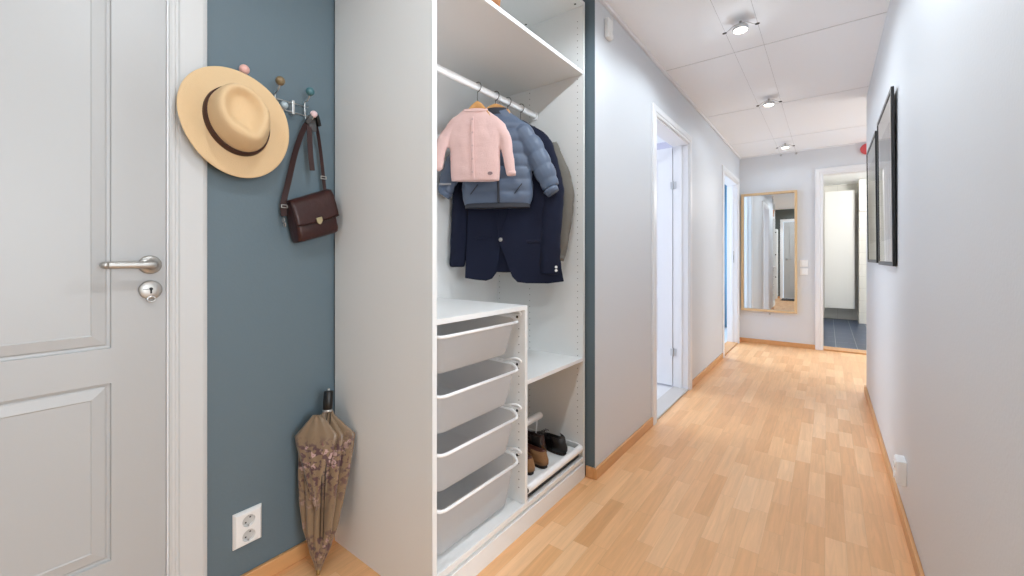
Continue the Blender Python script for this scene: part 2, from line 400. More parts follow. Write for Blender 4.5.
# bathroom doorway
casing('trim_14', lambda u, w, z: (u, YE-w, z), DE[0], DE[1], DE[2], w=.067)
jamb('trim_15', DE[0], DE[1], YE-.002, YE+.12, DE[2], axis='Y')
bm = BM(); box(bm, DE[0]+.012, DE[1]-.012, YE-.004, YE+.2, 0, .018); struct('trim_16', bm, 'base', bevel=.005)
# entrance door behind the camera (seen in the mirror)
bm = BM(); leaf(bm, lambda u, w, z: (u, -1.11+w, z), -.93, -.01, .01, 2.05, PAN, inset=.115); d4 = struct('door_4', bm, 'door')
casing('trim_17', lambda u, w, z: (u, -1.1+w, z), -.94, -.0, 2.06, w=.07)
bm = BM(); lathe(bm, [(.026, 0), (.026, .008), (.011, .01), (.011, .05)], (-.86, -1.11, 1.05), 'Y', 20); tube(bm, [(-.86, -1.062, 1.05), (-.76, -1.058, 1.05)], .009, 10)
obj('door_handle', bm, 'satin', d4, smooth=True)

# ------------------------------------------------------------------ wardrobe
WX0, WX1 = -1.512, -.959; WY0, WY1 = .862, 1.863; t = .018
iy0, iy1 = WY0+t, WY1-t
w = thing('wardrobe', 'tall white open wardrobe frame with shelves and drawers against the blue wall', 'wardrobe', ((WX0+WX1)/2, (WY0+WY1)/2, 0))
def holes(bm, xs, y, z0, z1, sgn, skip=()):
    z = z0
    while z < z1:
        for x in xs:
            lathe(bm, [(.0026, 0), (.0026, .0004)], (x, y-(0 if sgn > 0 else .0004), z), 'Y', 8)
        z += .032
def side(name, y0, y1, facing, z0, z1, xa=WX0, xb=WX1):
    bm = BM(); fs = box(bm, xa, xb, y0, y1, z0, z1)
    n0 = len(bm.faces)
    if facing == -1: holes(bm, (-.99, -1.28, -1.49), y0, z0+.22, z1-.06, -1)
    elif facing == 1: holes(bm, (-.99, -1.28, -1.49), y1, z0+.22, z1-.06, 1)
    else: holes(bm, (-.99, -1.28, -1.49), y0, z0+.06, z1-.06, -1)
    bm.faces.ensure_lookup_table()
    for f in bm.faces[n0:]: f.material_index = 1
    return obj(name, bm, ['wardrobe', 'hole'], w, bevel=.0012)
side('side_panel', WY0, iy0, 1, 0, 2.36)
side('side_panel', iy1, WY1, -1, 0, 2.36)
bm = BM(); box(bm, WX0, WX0+.006, iy0, iy1, .105, 2.34); box(bm, WX0+.006, WX0+.0068, 1.3675, 1.3690, .9, 2.0); obj('back_panel', bm, 'wardrobe', w)
bm = BM(); box(bm, WX0, WX1, iy0, iy1, 2.34, 2.36)
n0 = 6
for x in (-.988, -1.284):
    for y in (1.815, .91): lathe(bm, [(.006, 0), (.006, .0006)], (x, y, 2.3394), 'Z', 12)
bm.faces.ensure_lookup_table()
for f in bm.faces[n0:]: f.material_index = 1
obj('top_panel', bm, ['wardrobe', 'black'], w)
dy1 = 1.368
bm = BM(); box(bm, WX0+.006, WX1, iy0, iy1, .087, .105); box(bm, WX1-.012, WX1, iy0, dy1, .105, .109); obj('bottom_panel', bm, 'wardrobe', w, bevel=.001)
bm = BM(); box(bm, WX1-.035, WX1-.012, iy0, iy1, .0, .087); box(bm, WX1-.012, WX1+.001, WY0+.001, WY1-.002, 0, .072); obj('plinth', bm, 'wardrobe', w, bevel=.001)
bm = BM(); box(bm, WX0+.006, WX1-.002, iy0, iy1, 1.998, 2.016); obj('shelf', bm, 'wardrobe', w, bevel=.001)
dy0, dy1 = 1.350, 1.368
bm = BM(); box(bm, WX0+.006, WX1-.001, iy0, dy1, .882, .900); o = obj('drawer_unit_top', bm, 'wardrobe', w, bevel=.001)
side('divider_panel', dy0, dy1, 0, .105, .882, WX0+.006, WX1-.001)
bm = BM(); box(bm, WX0+.006, WX1-.002, dy1, iy1, .580, .597); obj('shelf', bm, 'wardrobe', w, bevel=.001)
# clothes rail
RX, RZ = -1.245, 1.852
bm = BM(); rs = [[(RX+.011*math.cos(a), y, RZ+.016*math.sin(a)) for a in [2*PI*k/16 for k in range(16)]] for y in (iy0+.002, iy1-.002)]
rings(bm, rs)
for y in (iy0+.004, iy1-.004): box(bm, RX-.016, RX+.016, y-.004, y+.004, RZ-.024, RZ+.012)
obj('clothes_rail', bm, 'wire', w, smooth=False, bevel=.002)

# drawers: translucent tubs hung in white wire rims
M['tub'] = None
def tubmat():
    m = bpy.data.materials.new('frosted_white_plastic'); m.use_nodes = True; nt = m.node_tree; nt.nodes.clear()
    out = nt.nodes.new('ShaderNodeOutputMaterial'); p = nt.nodes.new('ShaderNodeBsdfPrincipled'); tr = nt.nodes.new('ShaderNodeBsdfTranslucent'); tp = nt.nodes.new('ShaderNodeBsdfTransparent')
    p.inputs['Base Color'].default_value = lin((230, 230, 231)); p.inputs['Roughness'].default_value = .22
    tr.inputs['Color'].default_value = lin((240, 240, 241)); tp.inputs['Color'].default_value = (1, 1, 1, 1)
    a = nt.nodes.new('ShaderNodeMixShader'); a.inputs[0].default_value = .4; b = nt.nodes.new('ShaderNodeMixShader'); b.inputs[0].default_value = .264
    nt.links.new(p.outputs[0], a.inputs[1]); nt.links.new(tr.outputs[0], a.inputs[2]); nt.links.new(a.outputs[0], b.inputs[1]); nt.links.new(tp.outputs[0], b.inputs[2])
    nt.links.new(b.outputs[0], out.inputs['Surface']); return m
M['tub'] = tubmat()
def rrect(x0, x1, y0, y1, r, z, n=5, dz=None):
    pts = []
    for cx, cy, a0 in ((x1-r, y1-r, 0), (x0+r, y1-r, 90), (x0+r, y0+r, 180), (x1-r, y0+r, 270)):
        for k in range(n+1):
            a = R(a0+90*k/n); x = cx+r*math.cos(a); y = cy+r*math.sin(a)
            pts.append((x, y, z+(dz(x, y) if dz else 0)))
    return pts
for i, (zr, dep) in enumerate(((.858, .148), (.668, .155), (.482, .160), (.304, .188))):
    dip = lambda x, y: -.020*max(0, min(1, (x+1.03)/.05))
    fr = rrect(-1.44, -.969, iy0+.013, dy0-.013, .042, zr, dz=dip)
    dr = obj('drawer', (lambda b: (rings(b, [
        rrect(-1.432, -.982, iy0+.021, dy0-.021, .036, zr-.002, dz=dip),
        rrect(-1.430, -.986, iy0+.023, dy0-.023, .036, zr-.02, dz=dip),
        rrect(-1.424, -.992, iy0+.032, dy0-.034, .036, zr-dep*.55),
        rrect(-1.412, -1.002, iy0+.044, dy0-.052, .032, zr-dep+.008),
        rrect(-1.404, -1.010, iy0+.052, dy0-.060, .026, zr-dep)], cap0=False), b)[1])(BM()), 'tub', w, smooth=True)
    bm = BM(); tube(bm, [Vector(p) for p in fr]+[Vector(fr[0])], .0056, 10); 
    obj('wire_rim', bm, 'wire', dr, smooth=True)
    bm = BM()
    for y, s in ((iy0, 1), (dy0, -1)):
        bm = BM(); box(bm, -1.44, -.990, min(y, y+s*.010), max(y, y+s*.010), zr-.008, zr+.004)
        tube(bm, smoothpath([(-.994, y+s*.004, zr+.001), (-.976, y+s*.006, zr+.006), (-.982, y+s*.010, zr+.016), (-1.005, y+s*.012, zr+.018), (-1.05, y+s*.012, zr+.004)], 5), .0048, 8)
        obj('drawer_runner', bm, 'wire', dr, bevel=.001)
        yy = dy0-.0125 if s < 0 else iy0+.0115
        bm = BM(); lathe(bm, [(.0055, 0), (.0055, .001)], (-.990, yy, zr-.004), 'Y', 12); obj('runner_screw', bm, 'black', dr)
# pull-out shoe tray
bm = BM()
ty0, ty1 = dy1+.008, iy1-.008
rings(bm, [rrect(-1.45, -.985, ty0+.004, ty1-.004, .02, .146), rrect(-1.45, -.985, ty0+.004, ty1-.004, .02, .138)])
tray = obj('shoe_tray', bm, 'white_pl', w, smooth=False, bevel=.001)
bm = BM(); rs = [[(-.972+.015*math.cos(a), y, .149+.018*math.sin(a)) for a in [2*PI*k/18 for k in range(18)]] for y in (ty0, ty1+.004)]
rings(bm, rs); obj('front_rail', bm, 'wire', tray, bevel=.002)
bm = BM(); tube(bm, smoothpath([(-.972, ty1, .160), (-1.0, ty1+.001, .168), (-1.2, ty1+.001, .168), (-1.43, ty1, .168), (-1.45, ty1-.02, .168), (-1.45, ty0+.02, .168), (-1.43, ty0, .168), (-1.0, ty0, .168), (-.972, ty0, .160)], 4), .0042, 8)
for x in (-1.05, -1.2, -1.35): tube(bm, [(x, ty1, .168), (x, ty1-.004, .142)], .0025, 6)
obj('tray_rim', bm, 'wire', tray, smooth=True)
bm = BM(); tube(bm, [(-1.15, ty0+.01, .300), (-1.15, 1.748, .300), (-1.15, 1.757, .300)], [.017, .017, .010], 16)
obj('shoe_rest', bm, 'wire', tray, smooth=True)
for y in (1.735, 1.42):
    bm = BM(); tube(bm, [(-1.16, y, .288), (-1.17, y, .146)], .004, 8); obj('rest_support', bm, 'wire', tray, smooth=True)
for y in (ty0-.006, ty1-.004):
    bm = BM(); box(bm, -1.44, -.99, y, y+.010, .108, .128); obj('tray_runner', bm, 'satin', tray)
bm = BM(); lathe(bm, [(.013, -.001), (.013, .0)], (-.972, ty0-.0002, .149), 'Y', 16); obj('rail_end_cap', bm, 'black', tray)
bm = BM(); box(bm, -1.40, -.978, ty0+.002, ty1-.002, .1055, .136); obj('tray_underframe', bm, 'black', tray)  # black block standing in for the shade under the tray's front rail

# basket on the top shelf
M['wicker'] = mat('honey_wicker', (160, 104, 58), .6, bump=.9, bscale=90, var=.35, vscale=40, stretch=(1, 1, 3))
b = thing('wicker_basket', 'honey brown wicker basket on the top shelf, only its base showing', 'basket', (-1.062, 1.158, 2.016))
bm = BM(); pr = [(.085, 0), (.094, .004), (.100, .02), (.108, .09), (.114, .15), (.110, .15), (.104, .09), (.094, .02), (.08, .012)]
n = 48; rs = []
for k, (r, hgt) in enumerate(pr):
    rs.append([(-1.062+(r+.002*math.cos(24*2*PI*i/n*.5))*math.cos(2*PI*i/n), 1.158+(r+.002*math.cos(24*2*PI*i/n*.5))*math.sin(2*PI*i/n), 2.016+hgt) for i in range(n)])
rings(bm, rs); obj('basket_body', bm, 'wicker', b, smooth=True)
bm = BM(); tube(bm, [(-1.062+.112*math.cos(2*PI*i/32), 1.158+.112*math.sin(2*PI*i/32), 2.168+.002*math.sin(i*4)) for i in range(33)], .006, 8); obj('rim', bm, 'wicker', b, smooth=True)

# ------------------------------------------------------------------ clothes
M['pink'] = mat('pale_pink_knit', (226, 190, 184), .85, bump=.5, bscale=260, sheen=.2, var=.03, vscale=12)
M['puffer'] = mat('slate_blue_nylon', (88, 102, 124), .45, bump=.25, bscale=30, sheen=.1, var=.12, vscale=10)
M['puffer_dark'] = mat('dark_grey_ribbing', (52, 54, 62), .7)
M['navy'] = mat('navy_wool', (10, 18, 43), .95, bump=.3, bscale=300)
M['navy_dark'] = mat('deep_navy_lining', (10, 12, 24), .8)
M['taupe'] = mat('grey_taupe_cotton', (112, 108, 100), .8, bump=.3, bscale=160)
M['hangerwood'] = wood('light_hanger_wood', (205, 152, 92), .45, 'X')
M['steelhook'] = mat('hanger_hook_steel', (120, 118, 114), .35, 1)
CT = bpy.data.textures.new('cloth_folds', 'CLOUDS'); CT.noise_scale = .07; CT.noise_depth = 2
def cloth_mods(o, vox=.006, disp=.010, sm=3):
    r = o.modifiers.new('r', 'REMESH'); r.mode = 'VOXEL'; r.voxel_size = vox; r.use_smooth_shade = True
    if disp:
        d = o.modifiers.new('d', 'DISPLACE'); d.texture = CT; d.strength = disp; d.mid_level = .5; d.texture_coords = 'GLOBAL'
    s = o.modifiers.new('s', 'SMOOTH'); s.factor = .5; s.iterations = sm
def sect(uL, uR, w0, th, z, n=32, p=2.6):
    c = (uL+uR)/2; a = (uR-uL)/2; pts = []
    for k in range(n):
        t = 2*PI*k/n; cs, sn = math.cos(t), math.sin(t)
        pts.append((c+a*abs(cs)**(2/p)*(1 if cs > 0 else -1), w0+th*abs(sn)**(2/2.0)*(1 if sn > 0 else -1), z))
    return pts
def torso(bm, keys, dz=.012, quilt=None):
    """keys: (z,uL,uR,w,th) from hem up"""
    z0, z1 = keys[0][0], keys[-1][0]; n = max(2, int(abs(z1-z0)/dz)); rs = []
    for i in range(n+1):
        z = z0+(z1-z0)*i/n; uL, uR, w, th = interp(keys, z)
        if quilt:
            q = abs(math.sin(PI*(z-z0)/quilt)); th *= .78+.25*q**.5; uL -= .003*q; uR += .003*q
        rs.append(sect(uL, uR, w, th, z))
    rings(bm, rs)
def sleeve(bm, keys, quilt=None, n=16):
    """keys (u,w,z,r_wide,r_thin)"""
    P = smoothpath([(k[0], k[1], k[2]) for k in keys], 8); m = len(P); rs = []
    for i, p in enumerate(P):
        s = i/8; a = min(int(s), len(keys)-2); f = s-a
        rw = keys[a][3]*(1-f)+keys[a+1][3]*f; rt = keys[a][4]*(1-f)+keys[a+1][4]*f
        if quilt:
            q = abs(math.sin(PI*i/quilt)); rw *= .90+.12*q**.5; rt *= .90+.12*q**.5
        tn = (P[min(i+1, m-1)]-P[max(i-1, 0)]).normalized(); e = tn.cross(Vector((0, 1, 0))).normalized(); g = e.cross(tn)
        rs.append([p+e*rw*math.cos(2*PI*k/n)+g*rt*math.sin(2*PI*k/n) for k in range(n)])
    rings(bm, rs)
def hang(name, label, cat, yr, ang, zb):
    # local frame: u along shoulders, w toward the hall, z absolute minus zb
    r = thing(name, label, cat, (RX, yr, zb), R(ang)); return r
def loc_obj(name, bm, m, parent, zb, **k):
    bmesh.ops.translate(bm, verts=bm.verts[:], vec=(0, 0, -zb))
    return obj(name, bm, m, parent, local=True, **k)
def fix(r):  # local w axis must point to the viewer (-Y side): flip by building with negative w
    return r
# NOTE in local frame the viewer is on the -Y side, so "front" is negative w
def hanger(label, yr, ang, ztop, wood_=True, half=.16, drop=.05, th=.010, zc=None):
    zb = ztop-.09
    hg = thing('clothes_hanger', label, 'clothes hanger', (RX, yr, zb), R(ang), None)
    bm = BM(); rs = []
    for i in range(25):
        s = -1+2*i/24; u = s*half; z = ztop-drop*abs(s)**1.7-.004; hh = .011+.010*(1-abs(s))
        rs.append([(u, th*a-.010*(abs(s)**2), z+hh*b) for a, b in ((-1, -1), (1, -1), (1, .6), (.6, 1), (-.6, 1), (-1, .6))])
    rings(bm, rs); loc_obj('hanger_body', bm, 'hangerwood' if wood_ else 'black', hg, zb, smooth=True)
    bm = BM(); c = RZ+.002; rr = .0215
    pts = [(0, 0, ztop), (0, 0, c-rr-.012)]
    pts += [(rr*math.cos(a), 0, c+.0+rr*math.sin(a)) for a in [R(-90+k*20) for k in range(0, 13)]]
    # rotate the hook back so that it lies across the rail
    ca, sa = math.cos(-R(ang)), math.sin(-R(ang))
    pts = [(x*ca, x*sa, z) for x, y, z in pts]
    tube(bm, pts, .0019, 8); loc_obj('hook', bm, 'steelhook', hg, zb, smooth=True)
    return hg

# pink cardigan
zb = 1.435; yr = 1.385
hanger('pale wooden hanger inside the pink cardigan, nearest on the rail', yr, 30, 1.774, True, .060, .058, .006)
g = hang('cardigan', 'small pale pink knitted cardigan hanging at the front of the rail', 'cardigan', yr, 30, zb)
bm = BM(); torso(bm, [(1.434, -.120, .099, 0, .024), (1.47, -.122, .102, 0, .027), (1.57, -.127, .102, 0, .028), (1.63, -.140, .118, 0, .029), (1.675, -.150, .132, 0, .026), (1.712, -.128, .098, 0, .022), (1.738, -.085, .062, 0, .019), (1.756, -.058, .038, 0, .016)])
sleeve(bm, [(-.112, 0, 1.672, .028, .020), (-.152, -.002, 1.625, .030, .020), (-.176, -.004, 1.56, .029, .018), (-.184, -.006, 1.49, .024, .015)])
sleeve(bm, [(.088, 0, 1.672, .028, .020), (.124, -.002, 1.625, .028, .020), (.138, -.004, 1.55, .025, .018), (.152, -.006, 1.455, .020, .015)])
o = loc_obj('knit_body', bm, 'pink', g, zb); cloth_mods(o, .005, .008)
bm = BM()
pl_ = [(-.016, -.024, 1.715), (-.018, -.030, 1.65), (-.015, -.031, 1.55), (-.012, -.028, 1.440)]
P = smoothpath(pl_, 6); rs = [[(p.x-.0055, p.y, p.z), (p.x+.0055, p.y, p.z), (p.x+.0055, p.y-.004, p.z), (p.x-.0055, p.y-.004, p.z)] for p in P]; rings(bm, rs)
loc_obj('button_placket', bm, 'pink', g, zb, bevel=.0015)
for k in range(5):
    bm = BM(); lathe(bm, [(.0045, 0), (.0045, -.002), (.002, -.0022)], (-.015, -.0345+.001*k*.3, 1.70-.058*k), 'Y', 12)
    loc_obj('button', bm, mat('pearl_pink_button', (206, 172, 168), .3) if 'pb' not in M else M['pb'], g, zb); M.setdefault('pb', bpy.data.materials['pearl_pink_button'])
bm = BM(); tube(bm, [(-.009+.052*math.cos(a), -.004-.016*math.sin(a), 1.750-.010*math.sin(a)) for a in [2*PI*k/28 for k in range(29)]], .0055, 8)
loc_obj('neckband', bm, 'pink', g, zb, smooth=True)
bm = BM(); lathe(bm, [(.0115, 0), (.011, -.0015)], (.062, -.0275, 1.462), 'Y', 20); bmesh.ops.scale(bm, vec=(1, 1, .65), space=Matrix.Translation((-.062, .0275, -1.462)), verts=bm.verts[:])
o = loc_obj('badge', bm, mat('grey_leather_badge', (138, 112, 112), .5), g, zb); o['label'] = 'small oval grey badge at the hem'
for s, (u, z) in ((1, (.1545, 1.452)), (-1, (-.186, 1.482))):
    bm = BM(); tube(bm, [(u-.001*s, -.006, z+.020), (u, -.006, z+.002)], [.0185, .0172], 16); bmesh.ops.scale(bm, vec=(1.1, .9, 1), space=Matrix.Translation((-u, .006, -z)), verts=bm.verts[:])
    loc_obj('cuff', bm, 'pink', g, zb, smooth=True)

# quilted jacket
zb = 1.325; yr = 1.512
hanger('pale wooden hanger inside the slate blue quilted jacket', yr, 30, 1.800, True, .07, .03, .008)
g = hang('quilted_jacket', 'slate blue quilted jacket with zip hanging behind the pink cardigan', 'jacket', yr, 30, zb)
bm = BM(); torso(bm, [(1.340, -.148, .165, 0, .034), (1.40, -.160, .176, 0, .046), (1.55, -.150, .165, 0, .046), (1.66, -.146, .160, 0, .042), (1.71, -.13, .150, 0, .036), (1.745, -.088, .110, 0, .03), (1.772, -.055, .070, 0, .026), (1.786, -.048, .058, 0, .024)], dz=.006, quilt=.058)
sleeve(bm, [(-.095, 0, 1.68, .050, .036), (-.165, -.002, 1.59, .052, .038), (-.215, -.004, 1.49, .048, .036), (-.246, -.006, 1.40, .034, .028)], quilt=5)
sleeve(bm, [(.110, 0, 1.69, .050, .036), (.176, -.004, 1.60, .054, .038), (.226, -.008, 1.50, .050, .036), (.262, -.012, 1.415, .040, .028)], quilt=5)
o = loc_obj('quilted_shell', bm, 'puffer', g, zb); cloth_mods(o, .0045, .006, 0)
bm = BM(); rs = [sect(-.146, .163, 0, .036, z) for z in (1.325, 1.330, 1.342, 1.345)]; rings(bm, rs); o = loc_obj('hem_band', bm, 'puffer_dark', g, zb, smooth=True)
bm = BM(); box(bm, .016, .026, -.052, -.040, 1.345, 1.60); loc_obj('zip', bm, 'puffer_dark', g, zb, bevel=.002)
for u0, u1 in ((-.11, -.075), (.095, .130)):
    bm = BM(); rs = []
    tube(bm, [(u0, -.047, 1.385), (u1 if u0 > 0 else u1, -.047, 1.43)], .0025, 6); loc_obj('pocket_zip', bm, 'puffer_dark', g, zb)
for u, z, dx in ((-.247, 1.396, -.35), (.268, 1.398, .35)):
    bm = BM(); tube(bm, [(u-dx*.03, -.008, z+.012), (u+dx*.01, -.010, z-.010)], [.037, .030], 18); loc_obj('cuff', bm, 'puffer', g, zb, smooth=True)
bm = BM(); box(bm, -.262, -.204, -.048, -.040, 1.432, 1.440); o = loc_obj('reflective_piping', bm, mat('grey_piping', (150, 152, 158), .5), g, zb)
bm = BM(); rings(bm, [sect(-.050, .062, 0, .030, 1.760), sect(-.047, .058, 0, .028, 1.79), sect(-.043, .054, 0, .024, 1.792), sect(-.044, .056, 0, .025, 1.765)], cap0=False, cap1=False); loc_obj('collar', bm, 'puffer_dark', g, zb, smooth=True)

# navy blazer
zb = .975; yr = 1.605
hanger('dark hanger inside the navy blazer on the rail', yr, 28, 1.765, False, .10, .05, .010)
g = hang('blazer', 'long navy blue wool blazer with one button, behind the quilted jacket', 'blazer', yr, 28, zb)
bm = BM(); torso(bm, [(1.02, -.200, .268, .004, .030), (1.2, -.190, .235, .002, .038), (1.4, -.180, .205, 0, .042), (1.55, -.185, .200, 0, .042), (1.63, -.195, .228, 0, .036), (1.685, -.155, .195, 0, .03), (1.735, -.080, .120, 0, .026), (1.762, -.045, .078, 0, .02)], dz=.02)
sleeve(bm, [(-.165, 0, 1.640, .036, .028), (-.222, -.012, 1.42, .050, .034), (-.238, -.02, 1.22, .044, .032), (-.248, -.022, 1.045, .040, .028)])
sleeve(bm, [(.180, 0, 1.650, .036, .028), (.220, -.022, 1.42, .054, .036), (.214, -.036, 1.22, .050, .034), (.206, -.040, 1.012, .046, .030)])
o = loc_obj('wool_body', bm, 'navy', g, zb); cloth_mods(o, .008, .010)
# front skirts with the cut-away corners
def panel_poly(bm, pts, w0, th):
    lo = [bm.verts.new((u, w0-.0005, z)) for u, z in pts]; hi = [bm.verts.new((u, w0-th, z)) for u, z in pts]
    bm.faces.new(lo); bm.faces.new(hi[::-1])
    for k in range(len(pts)): j = (k+1) % len(pts); bm.faces.new((lo[k], lo[j], hi[j], hi[k]))
bm = BM(); panel_poly(bm, [(-.205, .992), (-.15, .984), (-.10, .980), (-.070, .990), (-.048, 1.02), (-.034, 1.08), (-.020, 1.20), (.0, 1.5), (.02, 1.66), (-.12, 1.66), (-.185, 1.55), (-.19, 1.3)], -.034, .007)
loc_obj('front_panel', bm, 'navy', g, zb, bevel=.004)
bm = BM(); panel_poly(bm, [(.275, .980), (.20, .970), (.10, .970), (.055, .975), (.030, 1.0), (.010, 1.05), (-.018, 1.12), (-.040, 1.18), (-.02, 1.5), (.0, 1.66), (.14, 1.66), (.19, 1.55), (.215, 1.3)], -.041, .007)
loc_obj('front_panel', bm, 'navy', g, zb, bevel=.004)
bm = BM(); panel_poly(bm, [(-.036, 1.20), (-.085, 1.45), (-.07, 1.50), (-.1, 1.52), (-.045, 1.72), (-.02, 1.74), (-.01, 1.5)], -.041, .006); panel_poly(bm, [(-.030, 1.20), (.065, 1.45), (.05, 1.50), (.085, 1.52), (.06, 1.72), (.03, 1.74), (-.0, 1.5)], -.048, .006)
loc_obj('lapel', bm, 'navy', g, zb, bevel=.003)
bm = BM(); lathe(bm, [(.010, 0), (.007, -.004), (.004, -.005)], (-.026, -.049, 1.178), 'Y', 18); o = loc_obj('button', bm, 'satin', g, zb); o['label'] = 'single metal button'
for u, z in ((.10, 1.16), (-.15, 1.18)):
    bm = BM(); box(bm, u, u+.10*(1 if u > 0 else .8), -.053 if u > 0 else -.046, -.040, z, z+.016); loc_obj('pocket_flap', bm, 'navy', g, zb, bevel=.003)
for k in range(2):
    bm = BM(); lathe(bm, [(.0065, 0), (.0065, -.003), (.003, -.004)], (.240, -.066, 1.032+.016*k), 'Y', 12); o = loc_obj('cuff_button', bm, 'white_pl', g, zb)
    o['label'] = 'small pale button on the sleeve cuff'

# taupe coat at the far end
zb = 1.07; yr = 1.713
hanger('dark hanger inside the grey taupe coat, farthest on the rail', yr, 20, 1.765, False, .09, .05, .010)
g = hang('coat', 'grey taupe coat at the far end of the rail behind the blazer', 'coat', yr, 20, zb)
bm = BM(); torso(bm, [(1.14, -.17, .165, .01, .030), (1.4, -.165, .165, .01, .036), (1.6, -.18, .18, .01, .036), (1.67, -.15, .16, .01, .032), (1.72, -.07, .10, .01, .026), (1.75, -.045, .07, .01, .02)], dz=.02)
sleeve(bm, [(-.15, .01, 1.64, .046, .032), (-.205, .008, 1.42, .046, .032), (-.21, .008, 1.24, .044, .03), (-.20, .008, 1.09, .036, .026)])
sleeve(bm, [(.140, .01, 1.655, .050, .034), (.205, .004, 1.46, .060, .036), (.216, -.006, 1.30, .054, .034), (.190, -.014, 1.085, .038, .028)])
o = loc_obj('coat_body', bm, 'taupe', g, zb); cloth_mods(o, .008, .012)
bm = BM(); tube(bm, [(.193, -.014, 1.108), (.188, -.014, 1.080)], [.040, .037], 18); loc_obj('cuff', bm, 'taupe', g, zb, smooth=True)
bm = BM(); tube(bm, [(.012+.055*math.cos(a), .008-.022*math.sin(a), 1.748-.008*math.sin(a)) for a in [2*PI*k/24 for k in range(25)]], .011, 8); loc_obj('collar', bm, 'taupe', g, zb, smooth=True)

# ------------------------------------------------------------------ shoes
M['tan'] = mat('tan_suede', (140, 100, 62), .75, bump=.5, bscale=120)
M['brown_leather'] = mat('dark_brown_leather', (54, 28, 20), .35, var=.3, vscale=20)
M['black_leather'] = mat('black_leather', (22, 18, 17), .35)
M['red_leather'] = mat('red_brown_leather', (92, 44, 28), .4, var=.25, vscale=20)
M['sole'] = mat('dark_rubber_sole', (34, 26, 22), .7)
M['insole'] = mat('tan_insole', (120, 84, 54), .8)
def foot(x):  # half width of the sole at x (0 heel .. 1 toe)
    return .034*(math.sin(PI*min(1, max(0, x))**.82)**.42)*(1.0+.22*x) if 0 < x < 1 else .001
def shoe(label, x, y, z, ang, mu, mh, L=.275, hc=.075):
    r = thing('shoe', label, 'shoe', (x, y, z), ang, 'shoes on the pull-out tray')
    N = 36
    def outline(s, zz, sh=1.0, x0=0):
        pts = []
        for k in range(N):
            a = 2*PI*k/N; fx = .5-.5*math.cos(a)
            hw = foot(min(.995, max(.005, fx)))*sh
            pts.append(Vector((x0+fx*L, hw*(1 if a < PI else -1), zz)))
        return pts
    def collar(zz, g=1.0):
        return [Vector((.012+L*.46*(.5-.5*math.cos(2*PI*k/N)), .027*g*math.sin(2*PI*k/N), zz+.020*(math.cos(2*PI*k/N)*.5+.5)-.012*math.sin(2*PI*k/N)**2)) for k in range(N)]
    bm = BM(); rings(bm, [outline(0, 0, 1.0), outline(0, .012, 1.04), outline(0, .016, 1.0)])
    obj('sole', bm, 'sole', r, local=True, smooth=False, bevel=.001)
    bm = BM(); rings(bm, [[(p.x, p.y, zz) for p in outline(0, 0, .93) if p.x < L*.27] for zz in (-.0, .022)]); obj('heel', bm, 'sole', r, local=True)
    o0 = outline(0, .014, .98); o1 = outline(0, .032, 1.02); cc = collar(.055+(hc-.075)); rs = [o0, o1]
    for t in (.3, .6, .85, 1.0):
        rr = []
        for a, b in zip(o1, cc):
            p = a.lerp(b, t); p.z = a.z+(b.z-a.z)*(t**.75); rr.append(p)
        rs.append(rr)
    rs.append([p+Vector((0, 0, -.002)) for p in [Vector((.016+(q.x-.012)*.97, q.y*.88, q.z)) for q in cc]])
    rs.append([Vector((.02+(q.x-.012)*.92, q.y*.75, .026)) for q in cc])
    bm = BM(); rings(bm, rs, cap0=False)
    obj('upper', bm, mu, r, local=True, smooth=True)
    # heel counter patch
    bm = BM(); rs = []
    for zz, g_ in ((.016, 1.03), (.034, 1.04), (.052, .99), (.066+(hc-.075), .93)):
        ring_ = []
        for k in range(-7, 8):
            a = 2*PI*k/N*.8
            fx = .5-.5*math.cos(a); hw = foot(max(.004, fx))*(1 if a > 0 else -1)*g_ if a else 0
            ring_.append((fx*L*1.0-.0035+(.012 if zz > .05 else 0)*(zz-.016)/.05, hw*1.03, zz))
        rs.append(ring_)
    rings(bm, rs, closed=False)
    p = obj('heel_counter', bm, mh, r, local=True, smooth=True); md = p.modifiers.new('s', 'SOLIDIFY'); md.thickness = .002; md.offset = 1
    # laces / tongue
    bm = BM()
    for k in range(4):
        xx = L*(.53+.055*k); zz = .078-.0085*k
        tube(bm, [(xx, -.017, zz-.006), (xx+.006, 0, zz+.003), (xx, .017, zz-.006)], .002, 6)
    obj('laces', bm, 'black_leather', r, local=True)
    return r
TZ = .1465
shoe('brown shoe with tan heel, nearest to the drawer divider on the tray', -1.022, 1.490, TZ, R(163), 'red_leather', 'tan')
shoe('brown shoe with tan heel, second along the tray beside the black shoes', -1.004, 1.573, TZ, R(163), 'red_leather', 'tan', hc=.08)
shoe('dark brown glossy shoe half hidden behind the second tan-heeled shoe', -1.070, 1.664, TZ, R(164), 'brown_leather', 'black_leather', L=.25, hc=.098)
shoe('black leather shoe standing nearest to the right side panel', -.998, 1.734, TZ, R(165), 'black_leather', 'black_leather', L=.25, hc=.085)

